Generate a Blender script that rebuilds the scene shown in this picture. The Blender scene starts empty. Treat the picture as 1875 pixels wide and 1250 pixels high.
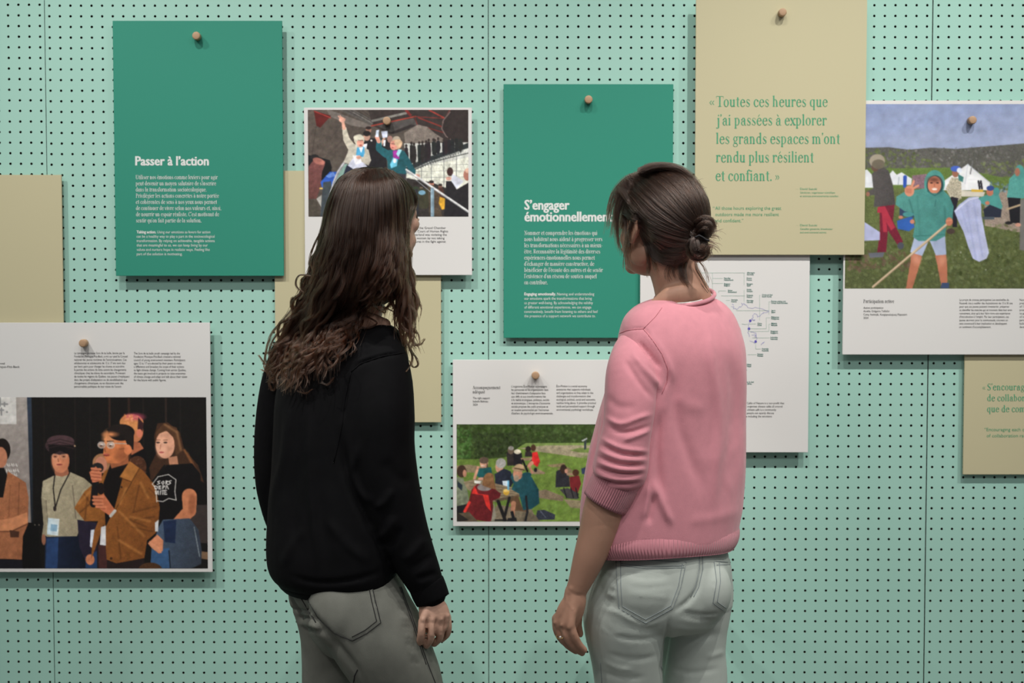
import bpy, bmesh, math, random
import numpy as np
from mathutils import Vector, Matrix
from mathutils.bvhtree import BVHTree

random.seed(7); rng = np.random.default_rng(7)
sc = bpy.context.scene
COL = sc.collection

# ---------------------------------------------------------------- camera
D = 3.3; F = 2519.0; T = math.atan(0.0455); H = 1.44      # distance to wall, focal length in px of 1875, tilt, height
cam_d = bpy.data.cameras.new('camera'); cam = bpy.data.objects.new('camera', cam_d); COL.objects.link(cam)
cam.location = (0, -D, H); cam.rotation_euler = (math.pi/2 - T, 0, 0)
cam_d.sensor_width = 36.0; cam_d.lens = F/1875*36
cam_d.dof.use_dof = True; cam_d.dof.focus_distance = 2.62; cam_d.dof.aperture_fstop = 6.3
cam_d.clip_start = 0.05
sc.camera = cam

# ---------------------------------------------------------------- light and exposure
world = bpy.data.worlds.new('World'); sc.world = world; world.use_nodes = True
world.node_tree.nodes['Background'].inputs[0].default_value = (0.95, 0.97, 1.0, 1)
world.node_tree.nodes['Background'].inputs[1].default_value = 0.125

def lamp(name, kind, loc, target, energy, color=(1, .96, .9), **kw):
    l = bpy.data.lights.new(name, kind); o = bpy.data.objects.new(name, l); COL.objects.link(o)
    o.location = loc; o.rotation_euler = (Vector(target)-Vector(loc)).to_track_quat('-Z', 'Y').to_euler()
    l.energy = energy; l.color = color
    for k, v in kw.items(): setattr(l, k, v)
    return o
# a track of spotlights above and in front of the wall
for x, tx, e in ((-2.3, -1.1, 150), (-1.0, -.55, 128), (0.12, .1, 84), (1.15, .6, 138), (2.1, 1.1, 150)):
    lamp('track_spot', 'SPOT', (x, -1.62, 3.75), (tx, 0, 1.12), e*1.10, (1, .965, .915), spot_size=math.radians(50), spot_blend=1.0, shadow_soft_size=.018)
# the gallery's softer ceiling lamps behind the visitors
for x in (-1.7, .1, 1.9):
    lamp('ceiling_panel', 'AREA', (x, -3.3, 3.6), (x*.4, -.2, 1.1), 14, (1, .98, .95), shape='DISK', size=.55)

sc.view_settings.view_transform = 'Standard'; sc.view_settings.look = 'None'
sc.view_settings.exposure = 0.13; sc.view_settings.gamma = 1.0
sc.view_settings.use_curve_mapping = False

# ---------------------------------------------------------------- helpers
def W(px, py, y=0.0):
    """the point at depth y that the photograph shows at (px, py)"""
    u = (px-937.5)/F; v = (625-py)/F; c, s = math.cos(T), math.sin(T)
    d = (u, c+v*s, v*c-s); t = (y+D)/d[1]
    return Vector((d[0]*t, y, H+d[2]*t))
def PXA(P):
    """photo pixel of an (n,3) array of points"""
    P = np.asarray(P, float); c, s = math.cos(T), math.sin(T)
    x = P[:, 0]; y = P[:, 1]+D; z = P[:, 2]-H
    dep = y*c - z*s; up = y*s + z*c
    return 937.5 + F*x/dep, 625 - F*up/dep
def lin(c):
    return tuple((v/255/12.92 if v/255 <= .04045 else ((v/255+.055)/1.055)**2.4) for v in c)
def mat(name, col, rough=.6, spec=.3, bump=None, noise=None, metal=0, sheen=0, ramp=None):
    m = bpy.data.materials.new(name); m.use_nodes = True; nt = m.node_tree; b = nt.nodes['Principled BSDF']
    b.inputs['Base Color'].default_value = (*col, 1); b.inputs['Roughness'].default_value = rough
    b.inputs['Specular IOR Level'].default_value = spec; b.inputs['Metallic'].default_value = metal
    if sheen: b.inputs['Sheen Weight'].default_value = sheen; b.inputs['Sheen Roughness'].default_value = .5
    tc = nt.nodes.new('ShaderNodeTexCoord')
    if noise:                                   # (scale, amount): colour variation
        n = nt.nodes.new('ShaderNodeTexNoise'); n.inputs['Scale'].default_value = noise[0]; n.inputs['Detail'].default_value = 5
        nt.links.new(tc.outputs['Object'], n.inputs['Vector'])
        mx = nt.nodes.new('ShaderNodeMix'); mx.data_type = 'RGBA'; mx.blend_type = 'MIX'
        k = noise[1]
        mx.inputs['A'].default_value = (*[c*(1-k) for c in col], 1); mx.inputs['B'].default_value = (*[min(1, c*(1+k)) for c in col], 1)
        nt.links.new(n.outputs['Fac'], mx.inputs['Factor']); nt.links.new(mx.outputs['Result'], b.inputs['Base Color'])
    if bump:                                    # (scale, strength, distance)
        n = nt.nodes.new('ShaderNodeTexNoise'); n.inputs['Scale'].default_value = bump[0]; n.inputs['Detail'].default_value = 4
        nt.links.new(tc.outputs['Object'], n.inputs['Vector'])
        bp = nt.nodes.new('ShaderNodeBump'); bp.inputs['Strength'].default_value = bump[1]; bp.inputs['Distance'].default_value = bump[2]
        nt.links.new(n.outputs['Fac'], bp.inputs['Height']); nt.links.new(bp.outputs['Normal'], b.inputs['Normal'])
    return m
def mesh_from(name, V, Fc, m=None, parent=None, smooth=False):
    me = bpy.data.meshes.new(name); me.from_pydata([tuple(v) for v in V], [], [tuple(f) for f in Fc]); me.update()
    return link(name, me, m, parent, smooth)
def link(name, me, m=None, parent=None, smooth=False):
    o = bpy.data.objects.new(name, me); COL.objects.link(o)
    if m is not None and not me.materials:
        me.materials.append(m)
    if parent is not None: o.parent = parent
    me.polygons.foreach_set('use_smooth', np.full(len(me.polygons), bool(smooth)))
    return o
def mesh_np(name, V, Q, m=None, parent=None, smooth=False):
    """mesh from (n,3) verts and (k,3|4) faces"""
    V = np.asarray(V, np.float32); Q = np.asarray(Q, np.int32); k = Q.shape[1]
    me = bpy.data.meshes.new(name); me.vertices.add(len(V)); me.vertices.foreach_set('co', V.ravel())
    me.loops.add(Q.size); me.loops.foreach_set('vertex_index', Q.ravel())
    me.polygons.add(len(Q)); me.polygons.foreach_set('loop_start', np.arange(0, Q.size, k, dtype=np.int32))
    me.update(calc_edges=True)
    return link(name, me, m, parent, smooth)
def tag(o, label=None, cat=None, group=None, kind=None):
    if label: o['label'] = label
    if cat: o['category'] = cat
    if group: o['group'] = group
    if kind: o['kind'] = kind
    return o
def empty(name, loc=(0, 0, 0)):
    o = bpy.data.objects.new(name, None); COL.objects.link(o); o.location = loc; o.empty_display_size = .1
    return o
def box_bm(bm, x0, x1, y0, y1, z0, z1, bev=0.0):
    r = bmesh.ops.create_cube(bm, size=1.0)
    for v in r['verts']:
        v.co = Vector(((x0+x1)/2+v.co.x*(x1-x0), (y0+y1)/2+v.co.y*(y1-y0), (z0+z1)/2+v.co.z*(z1-z0)))
    if bev:
        es = list({e for v in r['verts'] for e in v.link_edges})
        bmesh.ops.bevel(bm, geom=es, offset=bev, segments=2, affect='EDGES')
def bm_obj(name, bm, m, parent=None, smooth=None):
    me = bpy.data.meshes.new(name); bm.to_mesh(me); bm.free()
    o = bpy.data.objects.new(name, me); COL.objects.link(o); me.materials.append(m)
    if parent is not None: o.parent = parent
    if smooth: me.polygons.foreach_set('use_smooth', np.ones(len(me.polygons), bool))
    return o

# ---------------------------------------------------------------- wall, pegboard, floor
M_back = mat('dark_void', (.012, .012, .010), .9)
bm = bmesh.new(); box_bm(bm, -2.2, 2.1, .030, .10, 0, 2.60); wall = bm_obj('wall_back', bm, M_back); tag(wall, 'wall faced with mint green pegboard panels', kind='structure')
M_floor = mat('polished_concrete', (.22, .21, .19), .45, .4, noise=(3.0, .2))
bm = bmesh.new(); box_bm(bm, -3.2, 3.2, -4.2, .10, -.06, 0); fl = bm_obj('floor', bm, M_floor); tag(fl, 'grey floor the two visitors stand on', kind='structure')

M_mint = mat('mint_paint', (.345, .59, .505), .5, .3, bump=(240, .05, .0004))
M_hard = mat('hardboard', (.06, .035, .018), .9, .1)
def pegboard():
    PX, PZ = .02511, .02504; nx, nz = 42, 95; r = .0031; th = .005
    sx = .0131; w = .0009                    # margin to the panel edge; half seam
    # a cell: 8 outer points, 8 hole points, 8 hole points at the back
    V = []; Fm = []; Fh = []
    a = np.arange(8)*math.pi/4+math.pi/4
    cell_in = [(math.cos(t)*r, math.sin(t)*r) for t in a]
    def cell(cx, cz, L, R, B, Tp):
        b = len(V)
        outer = [(R, Tp), (cx, Tp), (L, Tp), (L, cz), (L, B), (cx, B), (R, B), (R, cz)]
        for x, z in outer: V.append((x, 0, z))
        for x, z in cell_in: V.append((cx+x, 0, cz+z))
        for x, z in cell_in: V.append((cx+x, th, cz+z))
        for i in range(8):
            j = (i+1) % 8
            Fm.append((b+i, b+8+i, b+8+j, b+j)); Fh.append((b+8+i, b+16+i, b+16+j, b+8+j))
    W_ = sx*2+PX*(nx-1)
    for i in range(nx):
        cx = sx+i*PX; L = cx-PX/2 if i else w; R = cx+PX/2 if i < nx-1 else W_-w
        for k in range(nz):
            cz = -k*PZ; Tp = cz+PZ/2; B = cz-PZ/2
            if k == 0: Tp = cz+.0135
            if k == nz-1: B = cz-.0125
            cell(cx, cz, L, R, B, Tp)
    x0, x1, z0, z1 = w, W_-w, -(nz-1)*PZ-.0125, .0135
    for q in (((x0, z0), (x0, z1)), ((x0, z1), (x1, z1)), ((x1, z1), (x1, z0)), ((x1, z0), (x0, z0))):
        b = len(V); (xa, za), (xb, zb) = q
        V.extend([(xa, 0, za), (xb, 0, zb), (xb, th, zb), (xa, th, za)]); Fh.append((b, b+1, b+2, b+3))
    V = np.array(V); Q = np.array(Fm+Fh)
    o = mesh_np('pegboard_panel', V, Q, M_mint, wall); o.data.materials.append(M_hard)
    o.data.polygons.foreach_set('material_index', np.r_[np.zeros(len(Fm), np.int32), np.ones(len(Fh), np.int32)])
    return o, W_
pb, PW = pegboard()
z0 = 2.0888+12*.02504
for i, (sx_, dz) in enumerate(((-1.1088-PW, .0012), (-.0564-PW, -.0010), (-.0564, 0), (1.0000, 0))):
    o = pb if i == 0 else pb.copy()
    if i: COL.objects.link(o)
    o.location = (sx_, 0, z0+dz)
# timber battens carry the panels off the wall
M_batten = mat('batten', (.02, .018, .015), .9)
for x in (-2.15, -1.1088, -.0564, 1.0022, 2.04):
    bm = bmesh.new(); box_bm(bm, x-.012, x+.012, .0052, .030, .03, 2.38); bm_obj('batten', bm, M_batten, wall)

# ---------------------------------------------------------------- text
FONT = None
def line_mesh(txt, bold=0.0):
    """(verts (n,2), faces) of one line in the built-in sans face, unit size"""
    c = bpy.data.curves.new('t', 'FONT'); c.body = txt; c.size = 1.0; c.offset = bold; c.resolution_u = 2
    o = bpy.data.objects.new('t', c); COL.objects.link(o)
    dg = bpy.context.evaluated_depsgraph_get(); me = bpy.data.meshes.new_from_object(o.evaluated_get(dg))
    V = np.zeros(len(me.vertices)*3); me.vertices.foreach_get('co', V); V = V.reshape(-1, 3)[:, :2]
    Fc = [tuple(p.vertices) for p in me.polygons]
    bpy.data.objects.remove(o); bpy.data.curves.remove(c); bpy.data.meshes.remove(me)
    return V, Fc
# a narrow serif face drawn from stems, hairlines, bowls and bracketed serifs
S_, h_ = .088, .026
XH, AS, DS = .47, .715, -.21
def glyph(ch, bw=1.0):
    S, h = S_*bw, h_*(bw+.25*(bw-1))
    P = []                                     # list of polygons (convex quads)
    def rect(x0, y0, x1, y1): P.append([(x0, y0), (x1, y0), (x1, y1), (x0, y1)])
    def stem(x, y0=0, y1=XH, w=S): rect(x, y0, x+w, y1)
    def ser(xc, y, w=.135, up=1):
        rect(xc-w/2, y if up > 0 else y-h, xc+w/2, y+h if up > 0 else y)
        t = .035*up; P.append([(xc-S/2-.03, y+h*up), (xc+S/2+.03, y+h*up), (xc+S/2, y+h*up+t), (xc-S/2, y+h*up+t)] if up > 0 else [(xc-S/2, y+h*up+t), (xc+S/2, y+h*up+t), (xc+S/2+.03, y+h*up), (xc-S/2-.03, y+h*up)])
    def flag(x, y): P.append([(x-.05, y-.045), (x+.01, y-.06), (x+.01, y), (x-.0, y)])
    def ring(cx, cy, rx, ry, a0=0, a1=360, tk=S, tn=h, n=None):
        n = n or max(4, int(abs(a1-a0)/24)); A = np.radians(np.linspace(a0, a1, n+1))
        o = [(cx+rx*math.cos(a), cy+ry*math.sin(a)) for a in A]; i_ = [(cx+(rx-tk)*math.cos(a), cy+(ry-tn)*math.sin(a)) for a in A]
        for k in range(n): P.append([o[k], o[k+1], i_[k+1], i_[k]])
    def seg(x0, y0, x1, y1, w):
        d = math.hypot(x1-x0, y1-y0); nx, ny = -(y1-y0)/d*w/2, (x1-x0)/d*w/2
        P.append([(x0-nx, y0-ny), (x1-nx, y1-ny), (x1+nx, y1+ny), (x0+nx, y0+ny)])
    def dot(x, y, r=.048): P.append([(x+r*math.cos(a), y+r*math.sin(a)) for a in np.radians(np.arange(0, 360, 60))])
    def arch(x0, x1):                          # from a stem at x0 to a stem at x1
        c = (x0+x1)/2+S/2; rx = (x1-x0)/2+S/2-.01
        ring(c-.005, .30, rx+.005, .178, 0, 165, S*.9, .034); stem(x1, 0, .31)
    acc = {'é': ('e', 1), 'è': ('e', -1), 'à': ('a', -1), 'ê': ('e', 2), 'î': ('i', 2), 'É': ('E', 1)}
    if ch in acc:
        b, k = acc[ch]; Q, adv = glyph('ı' if b == 'i' else b, bw); cx = adv/2-.03; P = list(Q); y = AS+.08 if b == 'E' else .56
        if k == 1: seg(cx-.03, y, cx+.07, y+.13, .045)
        elif k == -1: seg(cx+.04, y, cx-.06, y+.13, .045)
        else: seg(cx-.07, y, cx+.01, y+.11, .035); seg(cx+.01, y+.11, cx+.08, y, .035)
        return P, adv
    if ch == ' ': return P, .19
    if ch in 'ilı': 
        stem(.06, 0, AS if ch == 'l' else XH); ser(.06+S/2, 0); flag(.06, AS if ch == 'l' else XH)
        if ch == 'i': dot(.06+S/2, .63)
        return P, .22
    if ch in 'nmhru':
        if ch == 'u':
            stem(.06, .12); flag(.06, XH); stem(.27, 0); flag(.27, XH); ring(.19, .15, .13, .162, 180, 330, S, .045); rect(.27+S, 0, .27+S+.045, h); return P, .43
        stem(.06, 0, AS if ch == 'h' else XH); flag(.06, AS if ch == 'h' else XH); ser(.06+S/2, 0)
        if ch == 'r': ring(.235, .28, .13, .20, 55, 150, .06, .045); dot(.285, .40, .05); return P, .33
        arch(.06, .265); ser(.265+S/2, 0)
        if ch == 'm': arch(.265, .47); ser(.47+S/2, 0); return P, .645
        return P, .44
    if ch in 'oec':
        if ch == 'o': ring(.205, .235, .175, .25); return P, .41
        ring(.205, .235, .175, .25, 20 if ch == 'e' else 45, 320, S, h+.008)
        ring(.205, .19, .165, .205, 270, 345, .02, .035)
        if ch == 'e': ring(.205, .30, .165, .185, 0, 70, .075, h); rect(.10, .262, .365, .262+h)
        else: dot(.31, .37, .052)
        return P, .39 if ch == 'e' else .37
    if ch == 'a':
        stem(.235, .05, .34); ring(.20, .33, .125, .155, 0, 150, S, h+.008); dot(.095, .355, .05); ring(.165, .135, .125, .15, 60, 300, .075, h+.008); seg(.19, .26, .26, .29, .03); ring(.345, .07, .11, .08, 180, 300, .045, .03); return P, .40
    if ch == 's':
        ring(.17, .35, .115, .13, 40, 190, .05, h); ring(.17, .125, .125, .135, -150, 30, .06, h); seg(.085, .33, .265, .155, .085); rect(.265, .34, .285, .45); rect(.045, .02, .065, .14); return P, .33
    if ch == 't': stem(.09, .07, .60); rect(.02, XH-h, .25, XH); ring(.20, .10, .11, .115, 180, 300, .07, .035); return P, .27
    if ch == 'f': stem(.07, 0, .58); ser(.07+S/2, 0, .2); rect(.0, XH-h, .24, XH); ring(.2, .57, .13, .155, 40, 180, S, h+.01); dot(.265, .655, .045); return P, .26
    if ch in 'dq':
        stem(.27, DS if ch == 'q' else .0, AS if ch == 'd' else XH); ring(.20, .235, .165, .245, 50, 310, S, h)
        if ch == 'd': flag(.27, AS); rect(.27+S, 0, .27+S+.04, h)
        else: ser(.27+S/2, DS)
        return P, .43
    if ch in 'bp':
        stem(.06, DS if ch == 'p' else 0, AS if ch == 'b' else XH); flag(.06, AS if ch == 'b' else XH); ring(.20, .235, .18, .245, -130, 130, S, h)
        if ch == 'p': ser(.06+S/2, DS)
        return P, .43
    if ch == 'g': ring(.19, .315, .14, .165, 0, 360, .07, h); seg(.12, .165, .09, .08, .03); seg(.09, .07, .30, .04, .06); ring(.19, -.08, .16, .125, 0, 360, .045, h); seg(.29, .43, .38, .47, .04); return P, .39
    if ch == 'j': stem(.08, -.08, XH); flag(.08, XH); dot(.08+S/2, .63); ring(.04, -.09, .13, .13, 270, 360, S, h); dot(0, -.18, .04); return P, .22
    if ch in 'vyw':
        a = [(.0, .20)] if ch != 'w' else [(.0, .16), (.24, .40)]
        for x0, x1 in a:
            seg(x0+.05, XH, x1, 0, S); seg(x1, 0, x1+.14, XH, h+.01); ser(x0+.05, XH, .17, -1)
        ser(a[-1][1]+.14, XH, .13, -1)
        if ch == 'y': seg(.19, .0, .12, -.18, h+.01); dot(.09, -.18, .045)
        return P, a[-1][1]+.2
    if ch == 'x': seg(.07, XH, .30, 0, S); seg(.30, XH, .06, 0, h+.01); [ser(a, b, .15, c) for a, b, c in ((.07, XH, -1), (.3, XH, -1), (.06, 0, 1), (.31, 0, 1))]; return P, .37
    if ch == 'k': stem(.06, 0, AS); ser(.1, 0); seg(.13, .2, .3, XH, .03); seg(.18, .25, .33, 0, S); return P, .4
    if ch == 'z': rect(.04, XH-h, .31, XH); rect(.04, 0, .31, h); seg(.27, XH-h, .08, h, S); return P, .35
    if ch == '.': dot(.09, .045, .055); return P, .18
    if ch == ',': dot(.09, .045, .055); seg(.12, .03, .07, -.09, .035); return P, .18
    if ch in "'’": dot(.07, AS-.05, .05); seg(.10, AS-.06, .05, AS-.17, .035); return P, .14
    if ch == '-': rect(.03, .20, .20, .25); return P, .24
    if ch == '—': rect(.03, .22, .60, .25); return P, .65
    if ch in '«»':
        s = 1 if ch == '«' else -1
        for k in (0, .13):
            cx = .09+k; seg(cx-.05*s, .22, cx+.05*s, .36, .035); seg(cx-.05*s, .22, cx+.05*s, .08, .035)
        return P, .30
    # capitals
    if ch == 'T': stem(.20, 0, .68); ser(.20+S/2, 0, .24); rect(.0, .68-h, .49, .68); rect(0, .54, .022, .68); rect(.468, .54, .49, .68); return P, .47
    if ch in 'UN':
        if ch == 'U': stem(.09, .16, .68); rect(.42, .16, .42+h, .68); ring(.27, .17, .18, .185, 180, 360, S*.8, h+.01); [ser(x, .68, .2, -1) for x in (.13, .43)]; return P, .56
        rect(.1, 0, .1+h, .68); rect(.44, 0, .44+h, .68); seg(.09, .66, .44, .02, S); ser(.11, 0, .17); ser(.06, .68, .15, -1); ser(.45, .68, .17, -1); return P, .57
    if ch in 'PRE':
        stem(.09, 0, .68); ser(.13, 0, .2); rect(.03, .68-h, .2, .68)
        if ch == 'E': rect(.1, .68-h, .42, .68); rect(.1, 0, .44, h); rect(.1, .34, .32, .34+h); rect(.40, .55, .42, .68); rect(.42, 0, .44, .15); return P, .49
        ring(.20, .505, .22, .175, -90, 90, S, h); rect(.1, .33, .22, .33+h)
        if ch == 'R': seg(.22, .34, .42, .02, S)
        return P, .46 if ch == 'P' else .5
    if ch in 'CG': ring(.28, .34, .24, .355, 40, 320, S, h+.01); rect(.46, .48, .48, .68); return P, .5
    if ch == 'S': ring(.22, .52, .155, .17, 40, 200, .07, h); ring(.22, .175, .17, .185, -150, 30, .075, h); seg(.1, .48, .345, .215, .1); rect(.36, .52, .38, .68); rect(.05, 0, .07, .17); return P, .43
    if ch == 'A': seg(.10, 0, .27, .68, h+.01); seg(.27, .68, .46, 0, S); rect(.15, .2, .38, .2+h); ser(.1, 0, .16); ser(.45, 0, .2); return P, .53
    if ch == 'L': stem(.09, 0, .68); ser(.13, .68, .2, -1); rect(.03, 0, .42, h); rect(.4, 0, .42, .16); return P, .44
    return P, .3
def serif_mesh(txt, bw=1.0):
    V, Fc, x = [], [], 0.0
    for ch in txt:
        P, adv = glyph(ch, bw)
        for q in P:
            b = len(V); V.extend([(x+a, c) for a, c in q]); Fc.append(tuple(range(b, b+len(q))))
        x += adv
    return np.array(V) if V else np.zeros((0, 2)), Fc
class Text:
    """collects lines set on a board's face and links them as one part"""
    def __init__(s, y): s.V = []; s.F = []; s.y = y-.0004
    def put(s, txt, px, py, size, width=None, serif=False, bold=0.0, xs=None, bw=1.0, lift=0.0):
        """baseline start at photo pixel (px,py), size in px, optional line width in px"""
        V, Fc = serif_mesh(txt, bw) if serif else line_mesh(txt, bold)
        if len(V) == 0: return 1
        V = V.copy(); V[:, 0] -= V[:, 0].min()
        k = xs if xs else (width/(V[:, 0].max()*size) if width else 1.0)
        o = W(px, py, s.y); e = (W(px+100, py, s.y)-o)/100; u = (W(px, py-100, s.y)-o)/100
        b = len(s.V)
        for x, z in V: s.V.append(o+e*(x*size*k)+u*(z*size)-Vector((0, lift, 0)))
        if serif:                                # overlapping strokes lie a hair's breadth apart
            for n_, f in enumerate(Fc):
                for i in f: s.V[b+i].y -= (n_ % 31)*8e-6
        s.F.extend([tuple(i+b for i in f) for f in Fc]); return k
    def block(s, lines, px, py, pitch, size, width, serif=False, bold=0.0, dx=0.0, bw=1.0):
        """width = width in px of the widest line; the others follow its scale"""
        ms = [(serif_mesh(t, bw) if serif else line_mesh(t, bold))[0] for t in lines]
        k = width/(max(m[:, 0].max()-m[:, 0].min() for m in ms)*size)
        for i, t in enumerate(lines): s.put(t, px+dx*i, py+pitch*i, size, None, serif, bold, k, bw)
    def build(s, name, m, parent): return mesh_from(name, s.V, s.F, m, parent)
# ---------------------------------------------------------------- printed photographs: painted point by point into a fine mesh
class Pic:
    def __init__(s, x0, y0, x1, y1, ox, oy, sc_, bg, res=1.0, seed=1):
        """photo rectangle in px; shapes are given in units of a magnified crop: px = o + v/sc"""
        s.x0, s.y0, s.x1, s.y1, s.o, s.k, s.res = x0, y0, x1, y1, (ox, oy), sc_, res
        s.w = int(round((x1-x0)*res))+1; s.h = int(round((y1-y0)*res))+1
        s.im = np.zeros((s.h, s.w, 3)); s.im[:] = bg
        s.Y, s.X = np.mgrid[0:s.h, 0:s.w].astype(float); s.r = np.random.default_rng(seed)
    def c(s, p):
        p = np.asarray(p, float).reshape(-1, 2); return np.stack([(p[:, 0]/s.k+s.o[0]-s.x0)*s.res, (p[:, 1]/s.k+s.o[1]-s.y0)*s.res], 1)
    def _box(s, p, m):
        a = max(0, int(p[:, 0].min()-m)); b = min(s.w, int(p[:, 0].max()+m)+2); c_ = max(0, int(p[:, 1].min()-m)); d = min(s.h, int(p[:, 1].max()+m)+2)
        return (slice(c_, d), slice(a, b)) if b > a and d > c_ else None
    def _put(s, sl, al, col, tex=0.0, alpha=1.0):
        col = np.array(col, float)[None, None, :]
        if tex: col = col*(1+tex*s.r.normal(size=al.shape)[:, :, None])
        al = (al*alpha)[:, :, None]; s.im[sl] = s.im[sl]*(1-al)+col*al
    def poly(s, pts, col, soft=.8, tex=0.0, alpha=1.0, grad=None):
        p = s.c(pts); sl = s._box(p, soft+1)
        if sl is None: return
        X, Y = s.X[sl], s.Y[sl]; ins = np.zeros(X.shape, bool); d = np.full(X.shape, 1e9)
        for i in range(len(p)):
            (ax, ay), (bx, by) = p[i-1], p[i]
            if ay != by:
                c_ = ((ay > Y) != (by > Y)) & (X < (bx-ax)*(Y-ay)/(by-ay)+ax); ins ^= c_
            L = (bx-ax)**2+(by-ay)**2+1e-9; t = np.clip(((X-ax)*(bx-ax)+(Y-ay)*(by-ay))/L, 0, 1)
            d = np.minimum(d, (X-ax-t*(bx-ax))**2+(Y-ay-t*(by-ay))**2)
        d = np.sqrt(d); d[ins] *= -1
        al = np.clip(.5-d/max(soft, .3)/1.0, 0, 1)
        if grad is not None:                     # grad: second colour at the far side (dx, dy, colour)
            gx, gy, c2 = grad; q = (X*gx+Y*gy); q = (q-q.min())/(np.ptp(q)+1e-9)
            cc = np.array(col)[None, None]*(1-q[..., None])+np.array(c2)[None, None]*q[..., None]
            if tex: cc = cc*(1+tex*s.r.normal(size=al.shape)[:, :, None])
            a = (al*alpha)[:, :, None]; s.im[sl] = s.im[sl]*(1-a)+cc*a
        else: s._put(sl, al, col, tex, alpha)
    def ell(s, cx, cy, rx, ry, col, soft=.8, rot=0, tex=0.0, alpha=1.0):
        p = s.c([(cx, cy)])[0]; rx = rx/s.k*s.res; ry = ry/s.k*s.res; m = max(rx, ry)+soft+1
        sl = s._box(np.array([[p[0]-m, p[1]-m], [p[0]+m, p[1]+m]]), 0)
        if sl is None: return
        X, Y = s.X[sl]-p[0], s.Y[sl]-p[1]; c_, n_ = math.cos(math.radians(rot)), math.sin(math.radians(rot))
        U, V = X*c_+Y*n_, -X*n_+Y*c_; q = np.sqrt((U/rx)**2+(V/ry)**2); al = np.clip(.5-(q-1)*min(rx, ry)/max(soft, .3), 0, 1)
        s._put(sl, al, col, tex, alpha)
    def line(s, pts, w, col, soft=.7, alpha=1.0, tex=0.0):
        p = s.c(pts); w = w/s.k*s.res/2
        for i in range(len(p)-1):
            a, b = p[i], p[i+1]; sl = s._box(np.array([a, b]), w+soft+1)
            if sl is None: continue
            X, Y = s.X[sl], s.Y[sl]; L = ((b-a)**2).sum()+1e-9; t = np.clip(((X-a[0])*(b[0]-a[0])+(Y-a[1])*(b[1]-a[1]))/L, 0, 1)
            d = np.hypot(X-a[0]-t*(b[0]-a[0]), Y-a[1]-t*(b[1]-a[1])); al = np.clip(.5-(d-w)/max(soft, .3), 0, 1)*min(1, (w*2+.2)/.8)
            s._put(sl, al, col, tex, alpha)
    def limb(s, pts, ws, col, **k):
        for i in range(len(pts)-1):
            for j in range(4):
                t = j/4; u = (j+1)/4; a = np.array(pts[i], float); b = np.array(pts[i+1], float)
                s.line([tuple(a*(1-t)+b*t), tuple(a*(1-u)+b*u)], ws[i]*(1-t)+ws[i+1]*t, col, **k)
    def speck(s, pts, col, n, r=(1, 3), alpha=.6, spread=20):
        """n small soft dabs inside the polygon, each colour varied by spread: foliage, grass, rubble"""
        q = np.array(pts, float); lo, hi = q.min(0), q.max(0)
        for _ in range(n):
            x, y = s.r.uniform(lo, hi); ins = False
            for i in range(len(q)):
                (ax, ay), (bx, by) = q[i-1], q[i]
                if (ay > y) != (by > y) and x < (bx-ax)*(y-ay)/(by-ay)+ax: ins = not ins
            if ins:
                rr = s.r.uniform(*r)*s.k; s.ell(x, y, rr*s.r.uniform(.7, 1.6), rr*s.r.uniform(.6, 1.1), np.clip(np.array(col)+s.r.normal()*spread, 0, 255), 1.0, s.r.uniform(0, 180), alpha=alpha)
    def build(s, y, m, parent, gain=1.0, grain=.06):
        a = s.im                                 # the slight softness and tonal unevenness of a real print
        b_ = a.copy(); b_[1:-1, 1:-1] = .52*a[1:-1, 1:-1]+.12*(a[:-2, 1:-1]+a[2:, 1:-1]+a[1:-1, :-2]+a[1:-1, 2:])
        q = s.r.normal(size=(s.h//9+3, s.w//9+3)); yi = np.linspace(0, q.shape[0]-1.01, s.h); xi = np.linspace(0, q.shape[1]-1.01, s.w)
        y0_, x0_ = yi.astype(int), xi.astype(int); fy, fx = (yi-y0_)[:, None], (xi-x0_)[None]
        lf = (q[y0_][:, x0_]*(1-fy)*(1-fx)+q[y0_+1][:, x0_]*fy*(1-fx)+q[y0_][:, x0_+1]*(1-fy)*fx+q[y0_+1][:, x0_+1]*fy*fx)
        q = s.r.normal(size=(s.h//3+3, s.w//3+3)); q = (q+np.roll(q, 1, 0)+np.roll(q, 1, 1))/1.7; yi = np.linspace(0, q.shape[0]-1.01, s.h); xi = np.linspace(0, q.shape[1]-1.01, s.w)
        y0_, x0_ = yi.astype(int), xi.astype(int); fy, fx = (yi-y0_)[:, None], (xi-x0_)[None]
        mf = (q[y0_][:, x0_]*(1-fy)*(1-fx)+q[y0_+1][:, x0_]*fy*(1-fx)+q[y0_][:, x0_+1]*(1-fy)*fx+q[y0_+1][:, x0_+1]*fy*fx)
        b_ = b_*(1+.035*lf[..., None]+grain*mf[..., None]); g_ = b_.mean(2, keepdims=True); b_ = g_+(b_-g_)*.90
        im = np.clip(b_+s.r.normal(size=s.im.shape)*1.6, 0, 255)/255
        im = np.where(im <= .04045, im/12.92, ((im+.055)/1.055)**2.4)*gain
        o = W(s.x0, s.y0, y); e = W(s.x1, s.y0, y); b = W((s.x0+s.x1)/2, s.y1, y)
        X = np.linspace(o.x, e.x, s.w); Z = np.linspace(o.z, b.z, s.h)
        # the board is upright in the world: widen lower rows back to the upright rectangle
        V = np.stack([np.tile(X, s.h), np.full(s.w*s.h, y), np.repeat(Z, s.w)], 1)
        i = np.arange(s.h-1)[:, None]*s.w+np.arange(s.w-1)[None]; i = i.ravel()
        Q = np.stack([i, i+s.w, i+s.w+1, i+1], 1)
        ob = mesh_np('photo_print', V, Q, m, parent)
        ca = ob.data.color_attributes.new('print', 'FLOAT_COLOR', 'POINT')
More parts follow.
